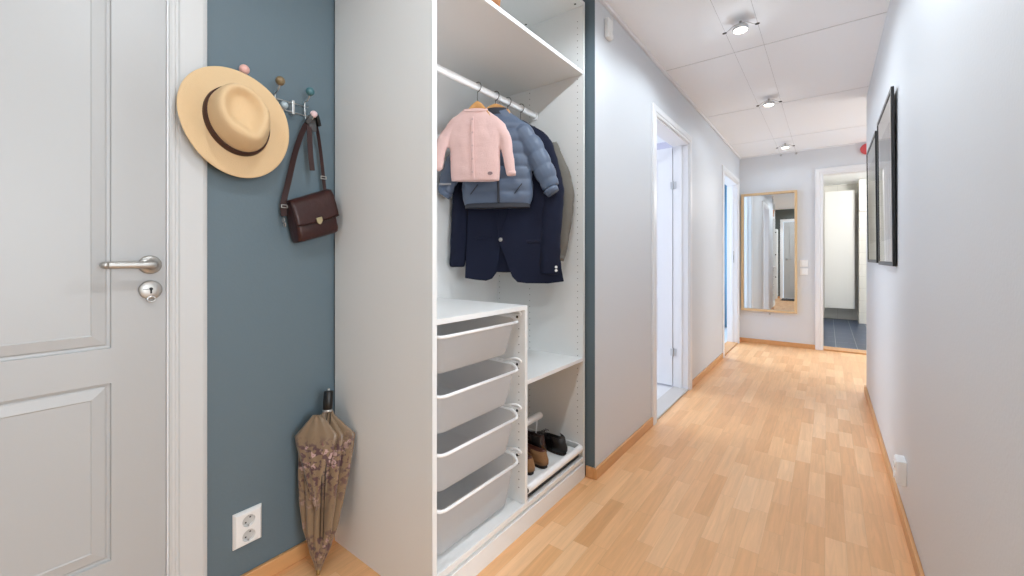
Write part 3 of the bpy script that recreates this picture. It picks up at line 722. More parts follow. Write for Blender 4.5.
# ------------------------------------------------------------------ coat rack with coloured balls
rk = thing('coat_rack', 'chrome wire coat rack with coloured wooden balls on the blue wall', 'coat rack', (XB, .64, 1.60))
bm = BM()
for z in (1.636, 1.604): tube(bm, [(XB+.024, .515, z), (XB+.024, .752, z)], .0028, 8)
obj('rail', bm, 'chrome', rk, smooth=True)
bm = BM(); box(bm, XB, XB+.022, .693, .705, 1.598, 1.642); box(bm, XB+.019, XB+.029, .694, .704, 1.596, 1.646); obj('wall_bracket', bm, 'chrome', rk, bevel=.002)
cols = [((228, 178, 168), (226, 200, 190)), ((122, 104, 74), (170, 184, 190)), ((66, 108, 116), (226, 196, 198))]
for (y, zt), (ct, cb_), zl in zip(((.539, 1.692), (.638, 1.683), (.739, 1.680)), cols, (1.603, 1.606, 1.603)):
    bm = BM()
    tube(bm, smoothpath([(XB+(.043 if y < .6 else .066), y, zt-.010), (XB+.050, y-.001, zt-.028), (XB+.030, y, 1.652), (XB+.0245, y+.001, 1.636), (XB+.0245, y+.003, 1.604), (XB+.030, y+.006, 1.582), (XB+.048, y+.010, 1.578), (XB+.064, y+.013, zl-.010)], 6), .0026, 8)
    hk = obj('hook', bm, 'chrome', rk, smooth=True)
    bx_ = .043 if y < .6 else .066
    bm = BM(); ball(bm, (XB+bx_, y, zt), .0150, 20, 14); obj('ball', bm, mat('ball_paint', ct, .35), hk, smooth=True)
    bm = BM(); ball(bm, (XB+.066, y+.013, zl), .0125, 20, 14); obj('ball', bm, mat('ball_paint', cb_, .35), hk, smooth=True)

# ------------------------------------------------------------------ straw hat
M['straw'] = mat('pale_straw', (222, 191, 148), .75, bump=.45, bscale=420, var=.04, vscale=8)
M['hatband'] = mat('dark_brown_ribbon', (62, 30, 18), .6, bump=.2, bscale=200)
hat = thing('straw_hat', 'pale straw hat with dark brown band hanging on the coat rack', 'hat', (XB, .52, 1.36))
# local hat frame: p toward the front of the hat, q sideways, n out of the crown
n_ = Vector((1, -.10, .04)).normalized()
p_ = Vector((0, .36, -1)); p_ = (p_-n_*p_.dot(n_)).normalized(); q_ = n_.cross(p_)
HO = Vector((XB+.058, .512, 1.512))
def hp(p, q, n): return HO+p_*p+q_*q+n_*n
N = 64
def hring(a, b, n, sh=0, pinch=0, f=None):
    out = []
    for k in range(N):
        t = 2*PI*k/N; c, s = math.cos(t), math.sin(t)
        bb_ = b*(1-pinch*max(0, c)**2*1.0)
        p = a*c+sh; q = bb_*s
        nn = n+(f(p, q, t) if f else 0)
        out.append(hp(p, q, nn))
    return out
brim = lambda p, q, t: .010*math.sin(t)**2-.004+.010*(abs(math.sin(t))**3)-.010*max(0, math.cos(t))
zero = lambda p, q, t: 0
A, B = .172, .147
rs = []
prof = [ # a, b, n, shift, pinch, brimfactor
 (A-.002, B-.002, -.002, 0, 0, 1), (A, B, .0005, 0, 0, 1), (A-.003, B-.003, .003, 0, 0, 1), (A-.03, B-.03, .001, 0, 0, .75), (A-.055, B-.048, .002, 0, 0, .3), (.104, .084, .004, 0, 0, 0),
 (.100, .081, .010, 0, 0, 0), (.098, .079, .035, 0, .04, 0), (.094, .075, .065, -.002, .12, 0), (.089, .070, .088, -.004, .2, 0), (.083, .065, .103, -.005, .32, 0), (.075, .057, .1085, -.006, .44, 0), (.067, .049, .1070, -.007, .52, 0), (.057, .040, .096, -.008, .58, 0), (.046, .030, .086, -.010, .58, 0), (.030, .019, .082, -.012, .5, 0), (.012, .008, .081, -.014, .2, 0)]
for a, b, n, sh, pi_, bf in prof:
    rs.append(hring(a, b, n, sh, pi_, (lambda p, q, t, bf=bf: brim(p, q, t)*bf)))
bm = BM(); rings(bm, rs, cap0=False)
o = obj('straw_body', bm, 'straw', hat, smooth=True); md = o.modifiers.new('s', 'SOLIDIFY'); md.thickness = .0025; md.offset = -1
md = o.modifiers.new('sub', 'SUBSURF'); md.levels = 1; md.render_levels = 1
bm = BM(); rs = [hring(.1045+e, .0845+e, n, 0, .0) for e, n in ((0, .0045), (.0, .008), (-.0015, .018), (-.0035, .031), (-.006, .0315))]
rings(bm, rs, cap0=False, cap1=False); o = obj('hat_band', bm, 'hatband', hat, smooth=True); md = o.modifiers.new('s', 'SOLIDIFY'); md.thickness = .0015; md.offset = 1

# ------------------------------------------------------------------ shoulder bag
M['bag'] = mat('dark_red_brown_leather', (50, 18, 14), .4, bump=.3, bscale=70, var=.3, vscale=16)
M['bag_edge'] = mat('dark_leather_edge', (38, 16, 14), .5)
M['strap'] = mat('dark_brown_strap', (46, 20, 18), .7)
bag = thing('shoulder_bag', 'dark red brown leather shoulder bag hanging from the coat rack by its strap', 'bag', (XB, .76, 1.14))
# local: e along the bag width (slightly rising to the right), f down
ang = R(22); E_ = Vector((0, math.cos(ang*.65), math.sin(ang*.65))); 
tl = Vector((-1.475, .672, 1.278)); 
def bp_(u, v, x): # u 0..1 along the width, v 0..1 down, x out from wall
    top = Vector((0, .672+.142*u, 1.280+.058*u)); bot = Vector((0, .700+.148*u, 1.142+.046*u))
    q = top.lerp(bot, v); q.x = XB+x; return q
def bag_ring(v, x0, x1, pad=0):
    r = .016; pts = []
    for cx, cu, a0 in ((x1-r, 1-.09, 0), (x1-r, .09, 90), (x0+r, .09, 180), (x0+r, 1-.09, 270)):
        for k in range(5):
            a = R(a0+22.5*k)
            # x grows with cos, u with sin pattern
            dx = r*math.cos(a); du = .09*math.sin(a)
            if a0 == 0: dx, du = r*math.cos(R(90-22.5*k+0))*1, 0
            pts.append((cx, cu, a, k, a0))
    out = []
    for cu, cx, a0 in ((.91, x1-r, 0), (.09, x1-r, 90), (.09, x0+r, 180), (.91, x0+r, 270)):
        for k in range(6):
            a = R(a0+18*k)
            out.append(bp_(cu+(.09+pad)*math.cos(a), v, cx+r*math.sin(a)))
    return out
bm = BM(); rings(bm, [bag_ring(.0, .022, .056, -.03), bag_ring(.03, .012, .064), bag_ring(.25, .008, .072), bag_ring(.6, .006, .078), bag_ring(.88, .006, .078), bag_ring(.97, .010, .070), bag_ring(1.0, .020, .060, -.02)])
obj('bag_body', bm, 'bag', bag, smooth=True)
bm = BM(); rs = []
for v, x in ((-.02, .020), (-.055, .040), (-.02, .066), (.12, .078), (.35, .083), (.58, .085), (.64, .083)):
    row = []
    for k in range(13):
        u = k/12; cu = -.02+1.04*u
        vv = v+(-.045*abs(2*u-1)**3 if v > .5 else 0)
        row.append(bp_(cu, vv, x))
    rs.append(row)
rings(bm, rs, closed=False); fl = obj('flap', bm, 'bag', bag, smooth=True); md = fl.modifiers.new('s', 'SOLIDIFY'); md.thickness = .003
bm = BM(); tube(bm, [bp_(-.02+1.04*k/12, .64-.045*abs(2*k/12-1)**3, .0845) for k in range(13)], .0022, 6); obj('edge_piping', bm, 'bag_edge', fl, smooth=True)
bm = BM()
c = bp_(.50, .60, .086); s = .011
pts = [(-1, 1.1), (1, 1.1), (1, -.2), (.45, -.9), (0, -1.2), (-.45, -.9), (-1, -.2)]
E_ = (bp_(1, .5, 0)-bp_(0, .5, 0)).normalized(); U_ = (bp_(.5, 0, 0)-bp_(.5, 1, 0)).normalized()
rings(bm, [[c+E_*a*s+U_*b*s+Vector((dx, 0, 0)) for a, b in pts] for dx in (0, .005)]); o = obj('clasp', bm, mat('brass_clasp', (190, 176, 140), .3, 1), bag, bevel=.001); o['label'] = 'small pale brass clasp'
# strap: up from the left side, over the hook, down to the right side
def ribbon(bm, pts, w, th, wdir):
    P = smoothpath(pts, 8); rs = []
    for i, p in enumerate(P):
        t_ = (P[min(i+1, len(P)-1)]-P[max(i-1, 0)]).normalized(); wd = Vector(wdir(i/(len(P)-1))).normalized(); wd = (wd-t_*wd.dot(t_)).normalized(); nn = t_.cross(wd)
        rs.append([p+wd*w+nn*th, p-wd*w+nn*th, p-wd*w-nn*th, p+wd*w-nn*th])
    rings(bm, rs)
x = XB
bm = BM(); ribbon(bm, [(x+.030, .668, 1.235), (x+.030, .664, 1.275), (x+.034, .680, 1.36), (x+.038, .703, 1.47), (x+.044, .730, 1.556), (x+.048, .750, 1.588)], .0095, .0016, lambda s: (.25+.8*s, 1-.3*s, 0))
ribbon(bm, [(x+.048, .750, 1.590), (x+.044, .768, 1.580), (x+.040, .782, 1.54), (x+.036, .797, 1.45), (x+.034, .806, 1.38), (x+.032, .812, 1.338)], .0060, .0016, lambda s: (1-.5*s, .4+.6*s, 0))
sp_ = obj('strap', bm, 'strap', bag, bevel=.0008)
bm = BM(); ribbon(bm, [(x+.052, .744, 1.588), (x+.056, .741, 1.55), (x+.050, .748, 1.47), (x+.048, .756, 1.405)], .0085, .002, lambda s: (.3, 1, 0))
obj('strap_tail', bm, 'strap', bag, bevel=.0008)
bm = BM(); ribbon(bm, [(x+.046, .735, 1.572), (x+.058, .748, 1.598), (x+.060, .760, 1.598), (x+.050, .775, 1.570)], .013, .006, lambda s: (1, 0, .2))
ribbon(bm, [(x+.050, .752, 1.595), (x+.054, .752, 1.57), (x+.050, .756, 1.545)], .012, .008, lambda s: (.2, 1, 0))
obj('strap_pad', bm, 'black_leather', bag, bevel=.002)
for (y, z) in ((.664, 1.268), (.803, 1.388)):
    bm = BM(); frame_bars(bm, y-.011, y+.011, z-.006, z+.006, .003, lambda a, b, k: (x+.036+.004*k, a, b)); obj('buckle', bm, 'satin', bag, bevel=.0006)
bm = BM(); tube(bm, [(x+.03+.008*math.cos(a), .664, 1.222+.008*math.sin(a)) for a in [2*PI*k/14 for k in range(15)]], .0018, 6); tube(bm, [(x+.03+.007*math.cos(a), .668, 1.205+.007*math.sin(a)) for a in [2*PI*k/14 for k in range(15)]], .0018, 6)
obj('strap_ring', bm, 'satin', bag, smooth=True)

# ------------------------------------------------------------------ umbrella
def umb_mat():
    m = bpy.data.materials.new('taupe_floral_umbrella_cloth'); m.use_nodes = True; nt = m.node_tree; b = nt.nodes['Principled BSDF']
    b.inputs['Roughness'].default_value = .3; b.inputs['Sheen Weight'].default_value = .2
    tc = nt.nodes.new('ShaderNodeTexCoord')
    n1 = nt.nodes.new('ShaderNodeTexNoise'); n1.inputs['Scale'].default_value = 9; n1.inputs['Detail'].default_value = 2
    v = nt.nodes.new('ShaderNodeTexVoronoi'); v.inputs['Scale'].default_value = 36; v2 = nt.nodes.new('ShaderNodeTexNoise'); v2.inputs['Scale'].default_value = 70; v2.inputs['Detail'].default_value = 3
    for n in (n1, v2): nt.links.new(tc.outputs['Object'], n.inputs['Vector'])
    nd_ = nt.nodes.new('ShaderNodeTexNoise'); nd_.inputs['Scale'].default_value = 55; nt.links.new(tc.outputs['Object'], nd_.inputs['Vector'])
    sc_ = nt.nodes.new('ShaderNodeVectorMath'); sc_.operation = 'SCALE'; sc_.inputs['Scale'].default_value = .045; nt.links.new(nd_.outputs['Color'], sc_.inputs[0])
    av_ = nt.nodes.new('ShaderNodeVectorMath'); av_.operation = 'ADD'; nt.links.new(tc.outputs['Object'], av_.inputs[0]); nt.links.new(sc_.outputs[0], av_.inputs[1]); nt.links.new(av_.outputs[0], v.inputs['Vector'])
    sp = nt.nodes.new('ShaderNodeSeparateXYZ'); nt.links.new(tc.outputs['Object'], sp.inputs[0])
    def mr(src, a, b_, c=0, d=1):
        r = nt.nodes.new('ShaderNodeMapRange'); r.inputs['From Min'].default_value = a; r.inputs['From Max'].default_value = b_; r.inputs['To Min'].default_value = c; r.inputs['To Max'].default_value = d
        nt.links.new(src, r.inputs['Value']); return r.outputs[0]
    def mix(f, a, b_):
        x_ = nt.nodes.new('ShaderNodeMix'); x_.data_type = 'RGBA'; nt.links.new(f, x_.inputs['Factor'])
        for s_, v_ in (('A', a), ('B', b_)):
            if isinstance(v_, tuple): x_.inputs[s_].default_value = v_
            else: nt.links.new(v_, x_.inputs[s_])
        return x_.outputs['Result']
    band = mnode(nt, 'MAXIMUM', mnode(nt, 'MULTIPLY', mr(sp.outputs['Z'], .20, .30), mr(sp.outputs['Z'], .47, .43)), mnode(nt, 'MULTIPLY', mr(sp.outputs['Z'], .02, .05), mr(sp.outputs['Z'], .18, .13)))
    mask = mnode(nt, 'MULTIPLY', mr(n1.outputs['Fac'], .36, .44), band)
    petals = mr(v.outputs['Distance'], .42, .30); centre = mr(v.outputs['Distance'], .14, .10); dark = mr(v2.outputs['Fac'], .50, .56)
    base = mix(mnode(nt, 'MULTIPLY', dark, mask), lin((132, 110, 86)), lin((88, 62, 64)))
    c1 = mix(mnode(nt, 'MULTIPLY', mnode(nt, 'MULTIPLY', petals, mask), mr(n1.outputs['Fac'], .5, .55)), base, lin((190, 160, 156)))
    c2 = mix(mnode(nt, 'MULTIPLY', centre, mask), c1, lin((140, 72, 84)))
    nt.links.new(c2, b.inputs['Base Color']); return m
M['umb'] = umb_mat()
ub = thing('umbrella', 'closed taupe floral umbrella with black handle standing in the corner', 'umbrella', (-1.394, .733, 0))
B0 = Vector((-1.394, .733, .0)); B1 = Vector((-1.440, .793, .545))
wd = Vector((.75, .66, 0)).normalized(); nd = Vector((.66, -.75, 0)).normalized()
bm = BM(); rs = []; N = 96
keys = [(0.02, .007, .007, 0), (.06, .016, .016, 0), (.16, .040, .030, .002), (.30, .066, .036, .004), (.45, .080, .038, .004), (.62, .092, .040, .004), (.78, .101, .040, .004), (.84, .103, .036, .004), (.90, .064, .028, .002), (.955, .026, .018, 0), (1.0, .013, .013, 0)]
NT = 44
for i in range(NT+1):
    t_ = .02+.98*i/NT; a, b_, _ = interp(keys, t_); c = B0.lerp(B1, t_)
    ring_ = []
    for k in range(N):
        th = 2*PI*k/N
        pl2 = 1-.34*(.5+.5*math.cos(9*th+1.2*t_+1))**2*min(1, t_*3)-.12*(.5+.5*math.sin(5*th+6*t_))*min(1, t_*3)*min(1, (1-t_)*8+.2)
        tw = .5*(t_-.5)
        u = a*math.cos(th+tw*.0)*pl2; v_ = b_*math.sin(th)*pl2
        sc = 0
        if t_ > .8: sc = 0
        ring_.append(c+wd*u+nd*(v_-.004)+Vector((0, 0, -.045*(abs(math.cos(th))**1.5)*(max(0, t_-.84)/.16)*0)))
    rs.append(ring_)
rings(bm, rs); o = obj('canopy', bm, 'umb', ub, smooth=True)
# loose folded flap of cloth hanging over the front
bm = BM(); rs = []
for i in range(15):
    s_ = i/14; t_ = .975-.56*s_; c = B0.lerp(B1, t_)-wd*.012; half = (.012+.060*min(1, s_/.22))*(1-max(0, s_-.22)/.78)+.003
    a, b_, _ = interp(keys, t_)
    rs.append([c+wd*(-.016+.02*s_+half*(k/5-1))+nd*(b_*(.90-.25*abs(k/5-1)**2)+.008+.003*math.sin(k*1.9)) for k in range(11)])
rings(bm, rs, closed=False); o = obj('loose_fold', bm, 'umb', ub, smooth=True); md = o.modifiers.new('s', 'SOLIDIFY'); md.thickness = .0015
for k in range(2):
    bm = BM(); a_ = B0.lerp(B1, .98)+nd*.012+wd*(.004+.012*k); b2 = B0.lerp(B1, .25)+nd*.036+wd*(.012+.010*k)
    tube(bm, [a_, a_.lerp(b2, .5)+nd*.016, b2], .0016, 6); obj('rib', bm, 'black', ub, smooth=True)
bm = BM(); ax = (B1-B0).normalized(); lathe(bm, [(.012, 0), (.0165, .003), (.0170, .03), (.0165, .062), (.014, .066), (.006, .067)], B1-ax*.004, ax, 20); obj('handle', bm, 'black', ub, smooth=True)
bm = BM(); lathe(bm, [(.0155, 0), (.0165, .004), (.0155, .008)], B1-ax*.010, ax, 20); obj('chrome_ring', bm, 'chrome', ub, smooth=True)
bm = BM(); lathe(bm, [(.005, 0), (.005, .007), (.001, .009)], B1+ax*.062, ax, 12); obj('release_button', bm, 'chrome', ub, smooth=True)
bm = BM(); lathe(bm, [(.0045, 0), (.006, .003), (.007, .02), (.005, .022)], B0+Vector((0, 0, .0005)), ax, 12); obj('ferrule', bm, mat('brass_ferrule', (170, 140, 90), .4, .8), ub, smooth=True)

# ------------------------------------------------------------------ sockets, switches, small wall items
def boolean(o, cutter_bm):
    me = bpy.data.meshes.new('cut'); bmesh.ops.recalc_face_normals(cutter_bm, faces=cutter_bm.faces[:]); cutter_bm.to_mesh(me); cutter_bm.free()
    c_ = bpy.data.objects.new('cut', me); C.objects.link(c_); c_.matrix_world = Matrix.Translation(ORIG.get(o.name, Vector((0, 0, 0))))
    md = o.modifiers.new('b', 'BOOLEAN'); md.object = c_; md.operation = 'DIFFERENCE'; md.solver = 'EXACT'
    bpy.context.view_layer.update(); dg = bpy.context.evaluated_depsgraph_get(); ne = bpy.data.meshes.new_from_object(o.evaluated_get(dg))
    o.modifiers.clear(); o.data = ne; bpy.data.objects.remove(c_)
s1 = thing('wall_socket', 'white double wall socket low on the blue wall', 'socket', (XB, .562, .147))
bm = BM(); y0, y1, z0, z1 = .520, .605, .148, .262
rings(bm, [[(XB+dx, y0+i_, z0+i_), (XB+dx, y1-i_, z0+i_), (XB+dx, y1-i_, z1-i_), (XB+dx, y0+i_, z1-i_)] for dx, i_ in ((0, 0), (.004, 0), (.0125, .006), (.0135, .009))])
pln = obj('cover_plate', bm, 'white_pl', s1)
cut = BM()
for z in (.228, .180): lathe(cut, [(.0185, 0), (.0195, .012)], (XB+.004, .563, z-0*.0), 'X', 28)
bmesh.ops.translate(cut, verts=cut.verts[:], vec=-ORIG[s1.name])
bmc = cut; 
boolean(pln, bmc)
M['sock_in'] = mat('socket_well_grey', (196, 196, 194), .4)
for z in (.228, .180):
    bm = BM(); lathe(bm, [(.0178, .0045), (.0178, .0056)], (XB, .563, z), 'X', 28); 
    sk = obj('socket_well', bm, 'sock_in', s1)
    for a in (-.0095, .0095):
        bm = BM(); lathe(bm, [(.0026, .0054), (.0026, .0062)], (XB, .563+a*.7, z+a*.7), 'X', 10); obj('pin_hole', bm, 'black', sk)
    for zz in (z+.0150, z-.0182):
        bm = BM(); box(bm, XB+.0056, XB+.011, .5615, .5645, zz, zz+.0032); obj('earth_clip', bm, 'satin', sk)
# surface socket on the right wall
s2 = thing('wall_socket', 'white surface mounted socket low on the right wall', 'socket', (XR, 2.32, .20))
bm = BM(); rings(bm, [[(XR-dx, 2.28+i_, .172+i_), (XR-dx, 2.36-i_, .172+i_), (XR-dx, 2.36-i_, .268-i_), (XR-dx, 2.28+i_, .268-i_)] for dx, i_ in ((0, 0), (.027, 0), (.032, .005))])
obj('cover_box', bm, 'white_pl', s2, bevel=.002)
for z in (.241, .200):
    bm = BM(); lathe(bm, [(.015, 0), (.015, -.004), (.012, -.004), (.012, -.0015)], (XR-.032, 2.32, z), 'X', 20); k_ = obj('socket_well', bm, 'white_pl', s2)
    bm = BM(); lathe(bm, [(.0115, -.0006), (.0115, -.0014)], (XR-.032, 2.32, z), 'X', 16); obj('socket_opening', bm, 'sock_in', k_)
# light switches on the end wall
for z0_, lb in ((.985, 'upper white light switch beside the mirror on the end wall'), (.885, 'lower white light switch beside the mirror on the end wall')):
    s3 = thing('light_switch', lb, 'switch', (-.222, YE, z0_))
    bm = BM(); box(bm, -.262, -.182, YE-.009, YE, z0_, z0_+.080); obj('switch_plate', bm, 'white_pl', s3, bevel=.003)
    bm = BM(); box(bm, -.247, -.197, YE-.013, YE-.008, z0_+.015, z0_+.065); obj('rocker', bm, 'white_pl', s3, bevel=.002)
# door chime box with cord, high on the hall wall
s4 = thing('chime_box', 'small white box with a cord high on the grey wall by the wardrobe', 'wall box', (XG, 2.01, 2.22))
bm = BM(); box(bm, XG, XG+.022, 1.985, 2.045, 2.225, 2.325); obj('box_case', bm, 'white_pl', s4, bevel=.005)
bm = BM(); box(bm, XG+.020, XG+.032, 1.995, 2.030, 2.222, 2.245); obj('lower_cover', bm, 'white_pl', s4, bevel=.003)
bm = BM(); tube(bm, smoothpath([(XG+.008, 2.045, 2.26), (XG+.010, 2.068, 2.30), (XG+.008, 2.066, 2.35), (XG+.006, 2.035, 2.385), (XG+.005, 2.030, 2.398)], 6), .0025, 8); obj('cord', bm, 'white_pl', s4, smooth=True)
# red round alarm high on the end wall
s5 = thing('alarm_bell', 'red round alarm high on the end wall beside the right wall corner', 'alarm', (.335, YE, 2.26))
bm = BM(); lathe(bm, [(.062, 0), (.064, -.012), (.058, -.03), (.03, -.042), (.004, -.045)], (.362, YE, 2.315), 'Y', 32); obj('bell_dome', bm, mat('red_enamel', (214, 84, 88), .45), s5, smooth=True)
bm = BM(); lathe(bm, [(.045, 0), (.045, -.006)], (.362, YE, 2.315), 'Y', 24); obj('mounting_plate', bm, 'white_pl', s5)
# small hook under the mirror
bm = BM(); lathe(bm, [(.010, 0), (.010, -.004), (.005, -.006), (.005, -.020), (.009, -.024), (.006, -.028)], (-.575, YE, .385), 'Y', 16)
tag(obj('wall_hook', bm, 'satin', smooth=True), 'tiny metal hook on the end wall just below the mirror', 'hook')

# ------------------------------------------------------------------ mirror
M['oak'] = wood('pale_oak_frame', (214, 184, 142), .5, 'Z')
M['mirror'] = mat('silvered_glass', (235, 238, 238), .01, 1)
mr_ = thing('wall_mirror', 'tall mirror in a pale oak frame on the end wall', 'mirror', (-.588, YE, .40))
bm = BM(); frame_bars(bm, -.888, -.288, .415, 1.915, .026, lambda a, b, k: (a, YE-.002-.048*k, b)); obj('frame', bm, 'oak', mr_, bevel=.0015)
bm = BM(); box(bm, -.866, -.310, YE-.016, YE-.004, .437, 1.893); obj('mirror_glass', bm, 'mirror', mr_)

# ------------------------------------------------------------------ pictures on the right wall
M['print'] = mat('pale_art_print', (214, 213, 208), .6, var=.10, vscale=5)
M['glass'] = None
def glassmat():
    m = bpy.data.materials.new('picture_glass'); m.use_nodes = True; nt = m.node_tree; nt.nodes.clear()
    out = nt.nodes.new('ShaderNodeOutputMaterial'); g_ = nt.nodes.new('ShaderNodeBsdfGlossy'); g_.inputs['Roughness'].default_value = .02; tp = nt.nodes.new('ShaderNodeBsdfTransparent')
    fr = nt.nodes.new('ShaderNodeFresnel'); fr.inputs['IOR'].default_value = 1.5; mx = nt.nodes.new('ShaderNodeMixShader')
    nt.links.new(fr.outputs[0], mx.inputs[0]); nt.links.new(tp.outputs[0], mx.inputs[1]); nt.links.new(g_.outputs[0], mx.inputs[2]); nt.links.new(mx.outputs[0], out.inputs['Surface']); return m
M['glass'] = glassmat()
M['sketch'] = mat('soft_grey_sketch', (176, 174, 170), .7, var=.35, vscale=7)
for (ya, yb, za, zb_, lb) in ((2.55, 3.21, 1.052, 1.872, 'black framed picture nearer to the camera on the right wall'), (3.33, 4.02, 1.060, 1.860, 'black framed picture farther away on the right wall')):
    pc = thing('framed_picture', lb, 'picture', (XR, (ya+yb)/2, za))
    bm = BM(); sh = lambda b: .007*(b-za)/(zb_-za); frame_bars(bm, ya, yb, za, zb_, .020, lambda a, b, k: (XR-.005-sh(b)-.012*k, a, b)); obj('frame', bm, 'blackframe', pc, bevel=.001)
    bm = BM(); rings(bm, [[(XR-x_-sh(b), a, b) for a, b in ((ya+.012, za+.012), (yb-.012, za+.012), (yb-.012, zb_-.012), (ya+.012, zb_-.012))] for x_ in (.006, .011)]); obj('backing_mat', bm, 'print', pc)
    bm = BM(); rings(bm, [[(XR-x_-sh(b), a, b) for a, b in ((ya+.12, za+.13), (yb-.12, za+.13), (yb-.12, zb_-.13), (ya+.12, zb_-.13))] for x_ in (.0112, .0122)]); obj('art_print', bm, 'sketch', pc)
    bm = BM(); quad(bm, *[(XR-.0145-sh(b), a, b) for a, b in ((ya+.015, za+.015), (yb-.015, za+.015), (yb-.015, zb_-.015), (ya+.015, zb_-.015))]); obj('glass_pane', bm, 'glass', pc)

# ------------------------------------------------------------------ wire light system
M['diff'] = mat('lit_lamp_lens', (255, 255, 255), .4, emis=(255, 246, 232), estr=9)
LZ = 2.345; LXa, LXb = -.455, -.297; LXc = -.377
for X_, lb in ((LXa, 'left thin steel cable under the ceiling carrying the spotlights'), (LXb, 'right thin steel cable under the ceiling carrying the spotlights')):
    wt = thing('light_cable', lb, 'cable', (X_, 2.6, LZ), 0, 'twin low voltage light cables')
    bm = BM(); tube(bm, [(X_, -.95, LZ), (X_, YE-.002, LZ+.02)], .0008, 6); obj('cable', bm, 'cable', wt)
    bm = BM(); lathe(bm, [(.012, .055), (.012, .050), (.005, .048), (.005, 0), (.006, -.006)], (X_, -.95, LZ), 'Z', 14); obj('end_post', bm, 'satin', wt, smooth=True)
    bm = BM(); lathe(bm, [(.011, 0), (.011, -.006), (.004, -.008), (.003, -.02)], (X_, YE, LZ+.02), 'Y', 14); obj('wall_anchor', bm, 'satin', wt, smooth=True)
lamps = [(2.565, 'wire mounted spotlight nearest to the camera'), (3.955, 'wire mounted spotlight in the middle of the hall'), (5.60, 'wire mounted spotlight nearest to the mirror wall'), (1.5, 'wire mounted spotlight before the wardrobe, between the frame edge and the nearest lamp'), (.45, 'wire mounted spotlight above the straw hat and white door'), (-.65, 'wire mounted spotlight next to the entrance door')]  # last one is unseen, added to light the wardrobe's near side
def make_lamp(y, lb):
    l = thing('wire_spotlight', lb, 'spotlight', (LXc, y, LZ-.04), 0, 'spotlights on the ceiling cables')
    bm = BM(); lathe(bm, [(.010, .022), (.034, .018), (.039, .008), (.039, -.004), (.035, -.006)], (LXc, y, LZ-.004), 'Z', 28, caps=(True, False)); obj('housing', bm, 'chrome', l, smooth=True)
    bm = BM(); lathe(bm, [(.034, -.005), (.028, -.010), (.010, -.013)], (LXc, y, LZ-.004), 'Z', 24); obj('lens', bm, 'diff', l, smooth=True)
    bm = BM(); lathe(bm, [(.005, .020), (.005, .036), (.008, .038), (.008, .044)], (LXc, y, LZ-.004), 'Z', 12); obj('stem', bm, 'satin', l, smooth=True)
    for X_ in (LXa, LXb):
        s_ = 1 if X_ > LXc else -1
        bm = BM(); tube(bm, smoothpath([(LXc+s_*.004, y, LZ+.030), (LXc+s_*.030, y, LZ+.027), (LXc+s_*.060, y, LZ+.008), (X_, y, LZ)], 6), .0016, 8); ar = obj('arm', bm, 'satin', l, smooth=True)
        bm = BM(); tube(bm, [(X_-.011, y, LZ), (X_-.005, y, LZ), (X_+.005, y, LZ), (X_+.011, y, LZ)], [.003, .0052, .0052, .003], 10); obj('clamp', bm, mat('dark_clamp', (90, 88, 86), .4, .8) if 'dark_clamp' not in bpy.data.materials else bpy.data.materials['dark_clamp'], ar, smooth=True)
    return l
def light(kind, name, loc, energy, color=(1, 1, 1), size=.1, rot=(0, 0, 0), sy=None, spot=160, blend=.6):
    ld = bpy.data.lights.new(name, kind); ld.energy = energy; ld.color = color
    if kind == 'AREA':
        ld.size = size
        if sy: ld.shape = 'RECTANGLE'; ld.size_y = sy
    else: ld.shadow_soft_size = size
    if kind == 'SPOT': ld.spot_size = R(spot); ld.spot_blend = blend
    o = bpy.data.objects.new(name, ld); C.objects.link(o); o.location = loc; o.rotation_euler = rot; return o
POW = {2.565: 11, 3.955: 5.2, 5.60: 2.6, 1.5: 21, .45: 14, -.65: 17}
for y, lb in lamps:
    make_lamp(y, lb)
    light('SPOT', 'lamp_light', (LXc, y, LZ-.024), POW[y], (.83, .925, 1.0), .02, spot=174, blend=.35)
    light('POINT', 'lens_glow', (LXc, y, LZ-.060), POW[y]*.025, (.83, .925, 1.0), .03)

# ------------------------------------------------------------------ bathroom things
wc = thing('wall_cabinet', 'tall white wall hung cabinet in the bathroom through the far doorway', 'cabinet', (.2, 9.45, .22))
bm = BM(); box(bm, -.03, .375, 9.22, 9.45, .225, 2.245); obj('cabinet_body', bm, 'wardrobe', wc, bevel=.002)
bm = BM(); box(bm, -.035, .380, 9.198, 9.217, .215, 2.255); o = obj('cabinet_door', bm, 'wardrobe', wc, bevel=.002)
bm = BM(); box(bm, .425, .62, 8.975, 9.0, 1.865, 1.895); tag(obj('towel_rail', bm, 'satin', bevel=.003), 'short dark rail on the white tiled bathroom corner', 'towel rail')

# entry: doormat and narrow cabinet behind the camera (mirror)
M['matmat'] = mat('dark_grey_doormat', (62, 60, 58), .95, bump=1, bscale=200)
bm = BM(); box(bm, -.95, -.15, -1.02, -.42, .001, .014); tag(obj('doormat', bm, 'matmat', bevel=.004), 'dark grey doormat in front of the white entrance door', 'doormat')
nc = thing('narrow_cabinet', 'tall narrow white cabinet standing beside the entrance door', 'cabinet', (-1.30, -.95, 0))
bm = BM(); box(bm, -1.44, -1.056, -1.085, -.76, .08, 1.86); box(bm, -1.43, -1.066, -1.08, -.79, 0, .08); obj('cabinet_body', bm, 'wardrobe', nc, bevel=.002)
for z in (.10, .69, 1.28):
    bm = BM(); box(bm, -1.435, -1.06, -.758, -.742, z, z+.565); dd = obj('cabinet_door', bm, 'wardrobe', nc, bevel=.003)
    bm = BM(); box(bm, -1.10, -1.07, -.742, -.730, z+.47, z+.50); obj('knob', bm, 'black', dd)

